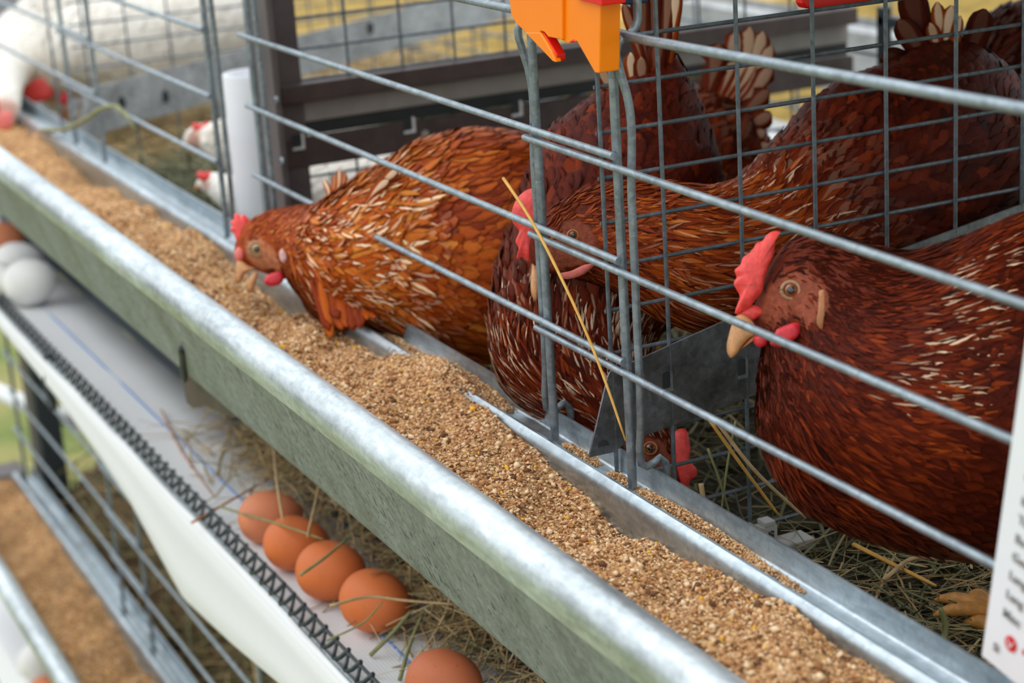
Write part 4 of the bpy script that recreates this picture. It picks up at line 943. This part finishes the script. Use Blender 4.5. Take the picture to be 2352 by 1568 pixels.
def haybed(label, xr, yr, zf, mat, n, Lr, Wr, tint, tilt=.22, top=.012, amp=.003):
    V, F = bed(None, 'hay_bed', xr, yr, zf, mat, amp=amp); b_ = mk('hay', V, F, mat, None); centre(b_); tag(b_, label, 'hay', kind='stuff')
    h = hay('hay_blades', '', n, xr, yr, zf, Lr, Wr, tint, tilt, None, top)
    for kx in ('label', 'category'): del h[kx]
    h.parent = b_; h.location = h.location - b_.location
    return b_
f1 = lambda x, y: floor_z(y) + .001 + .004*np.sin(x*31) * np.cos(y*27)
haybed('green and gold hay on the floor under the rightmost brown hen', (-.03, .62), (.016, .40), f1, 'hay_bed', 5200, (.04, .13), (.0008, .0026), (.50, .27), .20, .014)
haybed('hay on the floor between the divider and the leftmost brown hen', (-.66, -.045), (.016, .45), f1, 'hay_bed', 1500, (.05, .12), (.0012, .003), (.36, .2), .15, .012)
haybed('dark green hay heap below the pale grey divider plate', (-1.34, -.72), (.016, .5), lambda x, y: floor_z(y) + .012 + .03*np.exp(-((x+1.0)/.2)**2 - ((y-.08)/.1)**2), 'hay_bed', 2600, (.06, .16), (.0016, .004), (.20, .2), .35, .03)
haybed('pale straw litter in the farthest compartment with the white hens', (-1.85, -1.38), (.016, .62), lambda x, y: floor_z(y) + .004 + 0*x, 'straw_bed', 1200, (.06, .14), (.002, .004), (.75, .15), .15, .012)
haybed('brown hay inside the lower cages at the bottom left', (-1.80, .25), (.02, .5), lambda x, y: -.665 + .12*y + .09*np.exp(-((y-.15)/.12)**2) * (1 + .4*np.sin(x*7)), 'brown_bed', 4200, (.07, .2), (.002, .005), (.58, .2), .4, .05, .006)
# hay pushed out under the trough on to the egg belt
pl_ = lambda x, y: np.clip(.05 + 1.4*np.exp(-((y - .004)/.022)**2) * (.35 + .65*(np.sin(x*19 + .5) * .5 + .5)) * np.interp(x, [-.80, -.72, -.55, .2], [0, .8, .9, 1]), 0, 1)
hay('hay', 'tangle of green and tan hay hanging out under the trough beside the brown eggs', 6000, (-.80, .30), (-.062, .006), lambda x, y: EB + .003 + np.clip((y + .045) * .95, 0, 1) * rng.random(len(x)), (.03, .10), (.0008, .0026), (.80, .18), .30, None, .016, None, pl_)
# single stalks
def stalk(pix, ax, vals, r, mat, label, name='hay_stalk', cat='hay stalk', group=None):
    vs = np.linspace(vals[0], vals[1], len(pix)) if isinstance(vals, tuple) else [vals] * len(pix)
    P = smooth_path([on(a, b_, ax, v) for (a, b_), v in zip(pix, vs)], 16); n = len(P)
    o = tube(name, P, np.interp(np.linspace(0, 1, n), [0, .1, .9, 1], [r, r, r*.8, r*.5]), mat, None, 6); centre(o); return tag(o, label, cat, group)
stalk([(1156, 409), (1212, 492), (1290, 640), (1345, 760), (1392, 880), (1437, 1012)], 1, (-.013, -.0085), .0011, 'straw_gold', 'long golden straw leaning across the bars in front of the middle hen', 'straw')
stalk([(95, 300), (150, 296), (200, 272), (240, 247), (280, 252), (312, 300)], 1, (-.02, -.008), .0028, 'stalk_green', 'bent olive stalk lying over the far trough ledge')
stalk([(758, 1391), (850, 1370), (925, 1378), (1052, 1388)], 2, (EB + .05, EB + .045), .0011, 'stalk_tan', 'tan stalk across the front of the fourth brown egg')
stalk([(440, 1200), (520, 1155), (622, 1096)], 2, (EB + .006, EB + .014), .0012, 'beak_dark', 'red-brown stalk pointing from the hay to the lattice edging')
stalk([(506, 1163), (560, 1180), (640, 1203), (742, 1238)], 2, (EB + .02, EB + .052), .0010, 'stalk_green', 'thin green stalk lying across the two farthest brown eggs')
stalk([(630, 1030), (637, 1110), (650, 1196)], 2, (EB + .06, EB + .049), .0013, 'stalk_tan', 'pale straw hanging upright over the farthest brown egg')
stalk([(738, 1095), (722, 1165), (706, 1232)], 2, (EB + .06, EB + .050), .0012, 'stalk_tan', 'bent tan straw over the second brown egg')
stalk([(752, 1470), (840, 1425), (878, 1382)], 2, (EB + .02, EB + .052), .0008, 'stalk_green', 'thin dark stalk in front of the fourth brown egg')
stalk([(850, 1505), (900, 1455), (945, 1402)], 2, (EB + .003, EB + .03), .0016, 'stalk_green', 'green blade beside the fourth brown egg, lower side')
stalk([(918, 1562), (938, 1490), (970, 1410)], 2, (EB + .003, EB + .03), .0016, 'stalk_green', 'dark green blade between the fourth and the nearest brown egg')
stalk([(690, 1320), (740, 1285), (800, 1235)], 2, (EB + .046, EB + .055), .0012, 'stalk_green', 'green-tan blade over the third brown egg')
stalk([(370, 940), (420, 1040), (492, 1140)], 2, EB + .003, .0009, 'beak_dark', 'thin brown stalk lying on the bare belt')
stalk([(1630, 965), (1690, 1050), (1790, 1185)], 0, (-.02, -.01), .0011, 'straw_gold', 'orange stalk slanting down beside the face under the plate')
stalk([(1646, 968), (1720, 1065), (1850, 1190)], 0, (-.015, .0), .0012, 'stalk_tan', 'long tan stalk before the chest of the rightmost hen')
stalk([(1690, 965), (1672, 1060), (1655, 1190)], 0, (-.02, -.02), .0008, 'stalk_green', 'thin upright green stalk behind the trough ledge')
stalk([(1626, 1030), (1655, 1110), (1680, 1195)], 0, (-.02, -.02), .0008, 'stalk_green', 'second thin green stalk behind the trough ledge, leaning right')
stalk([(1610, 1110), (1616, 1150), (1624, 1190)], 0, (-.02, -.015), .0016, 'stalk_tan', 'short broken tan stalk by the trough ledge')
stalk([(1960, 1250), (2060, 1300), (2150, 1345)], 2, -.075, .0014, 'straw_gold', 'golden straw lying on the hay under the rightmost hen')
stalk([(2030, 1330), (2110, 1280), (2210, 1290)], 2, -.072, .0013, 'stalk_tan', 'tan straw arching over the hay by the yellow foot')
stalk([(2160, 1500), (2172, 1440), (2160, 1395)], 2, (-.085, -.06), .0019, 'stalk_green', 'thick green stem standing before the yellow toes')

# ------------------------------------------------------------------ eggs
def egg(px, py, rpx, mat, label, zbelt, tilt, long_=1.24, group='eggs on the belt'):
    rad = .0215
    for _ in range(6):
        p = on(px, py, 2, zbelt + rad * .98); rad = rpx * ((p - CP) @ VIEW) / FPX
    V = []; F = []; nu, nv = 32, 24
    for i in range(nv + 1):
        t = math.pi * i / nv; zz = math.cos(t); r_ = math.sin(t) * (1 - .13 * zz)
        for j in range(nu): a = 2*math.pi*j/nu; V.append((rad*r_*math.cos(a), rad*r_*math.sin(a), rad*long_*zz))
    for i in range(nv):
        for j in range(nu): F.append((i*nu+j, (i+1)*nu+j, (i+1)*nu+(j+1) % nu, i*nu+(j+1) % nu))
    V = np.array(V) @ np.array(Vector(tilt).to_track_quat('Z', 'Y').to_matrix()).T
    V[:, 2] += zbelt - (V[:, 2].min() + p[2]) + .0004
    o = mk('egg', V + p, F, mat); centre(o); return tag(o, label, 'egg', group)
egg(622, 1190, 61, 'egg_tan', 'pale brown egg farthest back of the row of brown eggs', EB, (.5, .85, .1))
egg(682, 1250, 63, 'egg_brown', 'orange-brown egg second from the back of the row', EB, (.6, .8, -.05))
egg(762, 1314, 69, 'egg_brown', 'orange-brown egg in the middle of the row, hay across it', EB, (.75, .6, .1))
egg(864, 1384, 73, 'egg_brown', 'orange-brown egg with a tan stalk across its front', EB, (.9, .4, .05))
egg(1022, 1572, 77, 'egg_dark', 'dark brown egg cut by the bottom edge, smudged on top', EB, (.8, .5, .15))
egg(72, 652, 54, 'egg_white', 'nearest white egg on the belt at the left edge', EB, (.7, .6, .2))
egg(42, 604, 46, 'egg_white', 'white egg behind the nearest white egg', EB, (.4, .8, .1))
egg(-8, 648, 46, 'egg_white', 'white egg cut by the left edge of the picture', EB, (.9, .3, .1))
egg(8, 552, 40, 'egg_tan', 'small tan egg behind the white eggs at left', EB, (.5, .8, .1))
egg(85, 1522, 40, 'egg_white', 'white egg on the lower belt at the bottom left', EB - .56, (.2, .5, .8))
egg(112, 1590, 38, 'egg_tan', 'tan egg on the lower belt, cut by the bottom edge', EB - .56, (.5, .8, .1))

# ------------------------------------------------------------------ orange clip, sign and other small things
def plate(name, pix, ax, val, off, mat, parent):
    o = prism(name, [on(a, b_, ax, val) for a, b_ in pix], off, mat, parent); return bevel(o, .0006, 2)
c0 = on(1275, 40, 1, -.012)
oc = thing('label_clip', c0, 'bright orange plastic label clip with two pointed teeth on the top rail', 'clip')
plate('clip_plate', [(1168, -60), (1170, 0), (1173, 31), (1184, 53), (1213, 80), (1238, 76), (1243, 71), (1250, 74), (1259, 85), (1286, 90), (1288, -60)], 1, -.012, (0, .010, 0), 'orange_plastic', oc)
plate('tooth', [(1205, 74), (1269, 141), (1276, 143), (1266, 118), (1240, 74)], 1, -.0122, (0, .004, 0), 'orange_plastic', oc)
plate('tooth_inner', [(1240, 73), (1249, 74), (1279, 126), (1279, 140), (1275, 143), (1262, 118)], 1, -.0105, (0, .0055, 0), 'red_plastic', oc)
plate('clip_plate', [(1287, -60), (1288, 92), (1306, 100), (1311, 96), (1320, 96), (1325, 95), (1366, 167), (1376, 168), (1379, 15), (1380, -60)], 1, -.014, (0, .012, 0), 'orange_plastic', oc)
plate('notch', [(1309, 99), (1311, 91), (1317, 90), (1321, 96)], 1, -.0146, (0, .002, 0), 'red_plastic', oc)
plate('rib', [(1284, -60), (1284, 89), (1291, 92), (1291, -60)], 1, -.0158, (0, .004, 0), 'orange_plastic', oc)
plate('red_block', [(1318, -60), (1318, -3), (1382, 14), (1382, -60)], 1, -.017, (0, .014, 0), 'red_plastic', oc)
plate('pin', [(1376, 54), (1384, 54), (1384, 64), (1376, 64)], 1, -.008, (0, .004, 0), 'red_plastic', oc)
def loose(name, pix, ax, val, off, mat, label, cat):
    o = prism(name, [on(a, b_, ax, val) for a, b_ in pix], off, mat, None); bevel(o, .0012, 2); centre(o); return tag(o, label, cat)
loose('red_clip', [(1843, -30), (1844, 8), (1850, 19), (1868, 22), (1930, 14), (2006, 4), (2014, -30)], 0, -.052, (-.008, 0, 0), 'red_plastic', 'red plastic clip at the top edge behind the wire mesh', 'clip')
loose('navy_strap', [(1382, -30), (1386, 4), (1420, 8), (1440, 11), (1458, 12), (1490, 6), (1493, -30)], 0, -.06, (-.010, 0, 0), 'navy_rubber', 'dark navy strap at the top edge right of the orange clip', 'strap')
# grey plastic clip where the mesh meets the floor
q = on(1745, 1222, 0, PART[0] + .012)
gc = thing('grey_clip', q, 'small grey plastic clip holding the mesh divider down on the floor', 'clip')
def cb(name, lo, hi, mat):
    V, F = box_geo(np.array(lo) + q, np.array(hi) + q); bevel(mk(name, V, F, mat, gc, False), .0007, 2)
cb('clip_body', (-.004, -.010, -.006), (.004, .010, .004), 'grey_clip_plastic'); cb('clip_ear', (-.0045, -.009, .004), (.0045, -.004, .0062), 'grey_clip_plastic'); cb('clip_ear', (-.0045, .001, .004), (.0045, .0085, .0072), 'grey_clip_plastic')
cb('clip_window', (.0035, .0035, -.004), (.0044, .0075, .001), 'dark_gap'); cb('clip_window', (.0035, -.006, -.004), (.0044, -.0025, .000), 'dark_gap')
cb('clip_foot', (-.002, -.012, -.012), (.014, .03, -.006), 'grey_clip_plastic')

# white card with print, hung on the bars at the right
Yc = -.0125
BL = on(2255, 1505, 1, Yc); TL = on(2347, 850, 1, Yc); vv = (TL - BL); vv[1] = 0; vv /= np.linalg.norm(vv); uu = np.array([vv[2], 0, -vv[0]])
sg = thing('sign_card', BL, 'white printed card hanging on the bars at the right edge', 'sign')
prism('card', [BL, BL + uu * .15, BL + uu * .15 + vv * .20, BL + vv * .20], (0, .0016, 0), 'card_white', sg)
def text(s, px, py, h, mat, name='printed_line'):
    p = on(px, py, 1, Yc - .0006)
    cu = bpy.data.curves.new(name, 'FONT'); cu.body = s; cu.size = h; cu.extrude = .0001; cu.offset = h * .02
    tmp = bpy.data.objects.new(name, cu); COL.objects.link(tmp)
    dg = bpy.context.evaluated_depsgraph_get(); me = bpy.data.meshes.new_from_object(tmp.evaluated_get(dg)); bpy.data.objects.remove(tmp)
    V = np.array([v.co for v in me.vertices]); Fc = [tuple(f.vertices) for f in me.polygons]
    mk(name, p + V[:, :1] * uu + V[:, 1:2] * vv + V[:, 2:3] * np.array([0, -1., 0]), Fc, mat, sg, False)
for s_, px, py in (('G', 2346, 1103), ('Ka', 2338, 1158), ('Ta', 2331, 1199), ('Be', 2324, 1243), ('Gew', 2317, 1284), ('Lang', 2310, 1327), ('Lang', 2303, 1370), ('Max:', 2296, 1412)):
    text(s_, px + 6, py, .0056, 'ink_grey')
cc = on(2322, 1478, 1, Yc - .0003); prism('round_mark', [cc + .0034 * (math.cos(a) * uu + math.sin(a) * vv) for a in np.linspace(0, 2*math.pi, 25)[:-1]], (0, -.0003, 0), 'ink_red', sg)
for k in (-1, 1):
    a_ = cc + vv * -.0018 + np.array([0, -.0005, 0]); b_ = a_ + uu * .0017 * k + vv * .0034
    prism('mark_stroke', [a_ - uu * .0003, a_ + uu * .0003, b_ + uu * .0003, b_ - uu * .0003], (0, -.0002, 0), 'card_white', sg)
text('Si', 2280, 1490, .0052, 'ink_grey'); text('s', 2347, 1500, .0052, 'ink_red')

# white pipe in the second compartment
pc = np.array([on(593, 330, 1, .066)[0], .066]); wp = thing('white_pipe', (pc[0], pc[1], -.1), 'white open-topped plastic pipe standing left of the brown-grey post', 'pipe')
zt = .108; r0, r1 = .0262, .0232; V = []; F = []; n = 40; prof = [(r0, floor_z(.06)), (r0, .04), (r0, zt - .0015), (r0 - .0008, zt), (r1 + .0006, zt), (r1, zt - .001), (r1, .03), (r1, floor_z(.06))]
for (rr_, zz) in prof:
    for j in range(n): a = 2*math.pi*j/n; V.append((pc[0] + rr_*math.cos(a), pc[1] + rr_*math.sin(a), zz))
for i in range(len(prof) - 1):
    for j in range(n): F.append((i*n+j, i*n+(j+1) % n, (i+1)*n+(j+1) % n, (i+1)*n+j))
soft(mk('pipe_wall', V, F, 'white_plastic', wp)); 
V, F = [], []
for (rr_, zz) in ((.0274, floor_z(.06)), (.0274, floor_z(.06) + .014), (.0264, floor_z(.06) + .016)):
    for j in range(n): a = 2*math.pi*j/n; V.append((pc[0] + rr_*math.cos(a), pc[1] + rr_*math.sin(a), zz))
for i in range(2):
    for j in range(n): F.append((i*n+j, i*n+(j+1) % n, (i+1)*n+(j+1) % n, (i+1)*n+j))
soft(mk('pipe_collar', V, F, 'white_plastic', wp))

# ------------------------------------------------------------------ beyond the cages
def crate(name, lo, hi, mat, label, cat, bv=.02, parts=()):
    t = thing(name, ((lo[0]+hi[0])/2, (lo[1]+hi[1])/2, lo[2]), label, cat)
    V, F = box_geo(lo, hi); bevel(mk('block', V, F, mat, t, False), bv, 3)
    for nm, l, h_, m_ in parts: V, F = box_geo(l, h_); bevel(mk(nm, V, F, m_, t, False), .004, 1)
    return t
simple('straw_bale_gold', (.60, .40, .13), .85, 0, .35, 26, .8, .3, (1, 1, 4))
crate('straw_bale', (-3.3, .95, -1.3), (-1.74, 1.75, -.02), 'straw_bale_gold', 'golden straw bale behind the cages, seen through the mesh left of the raised tail', 'straw bale', .04, [('baling_string', (-3.305, 1.15 + .3*k, -1.2), (-1.735, 1.158 + .3*k, -.016), 'ink_grey') for k in range(2)])
simple('tank_blue', (.50, .57, .60), .5, 0, .06, 4)
crate('water_tank', (-2.9, 2.1, -1.3), (-1.6, 2.8, .02), 'tank_blue', 'pale blue-grey blurred tank behind the cages at top right', 'tank', .05, [('tank_band', (-2.91, 2.09, -.12), (-1.59, 2.81, -.08), 'panel_steel'), ('tank_band', (-2.91, 2.09, -.5), (-1.59, 2.81, -.46), 'panel_steel')])
rt = thing('feed_trough', (-1.0, .97, -.08), 'blurred grey trough of the opposite cage row, behind the wire backing', 'trough')
soft(sheet_along_x('trough_wall', [(.955, .012), (.948, .016), (.942, .010), (.945, -.065), (.96, -.075), (1.04, -.075), (1.06, -.06), (1.06, .0)], -1.70, .3, .002, 'panel_steel', rt, 2), 40)
rb = sheet_along_x('egg_belt', [(.74, -.148), (.98, -.148), (.985, -.142)], -1.75, .3, .002, 'belt_white', None, 2); soft(centre(rb)); tag(rb, 'white belt of the opposite cage row, blurred behind the middle hens', 'egg belt')
pth = mk('path', [(-40, -25, -1.296), (-6.5, -25, -1.296), (-6.5, 40, -1.296), (-40, 40, -1.296)], [(0, 1, 2, 3)], simple('gravel', (.095, .09, .085), .9, 0, .3, 8, .4).name, None, False); pth['kind'] = 'structure'; pth['label'] = 'dark grey gravel beyond the grass'
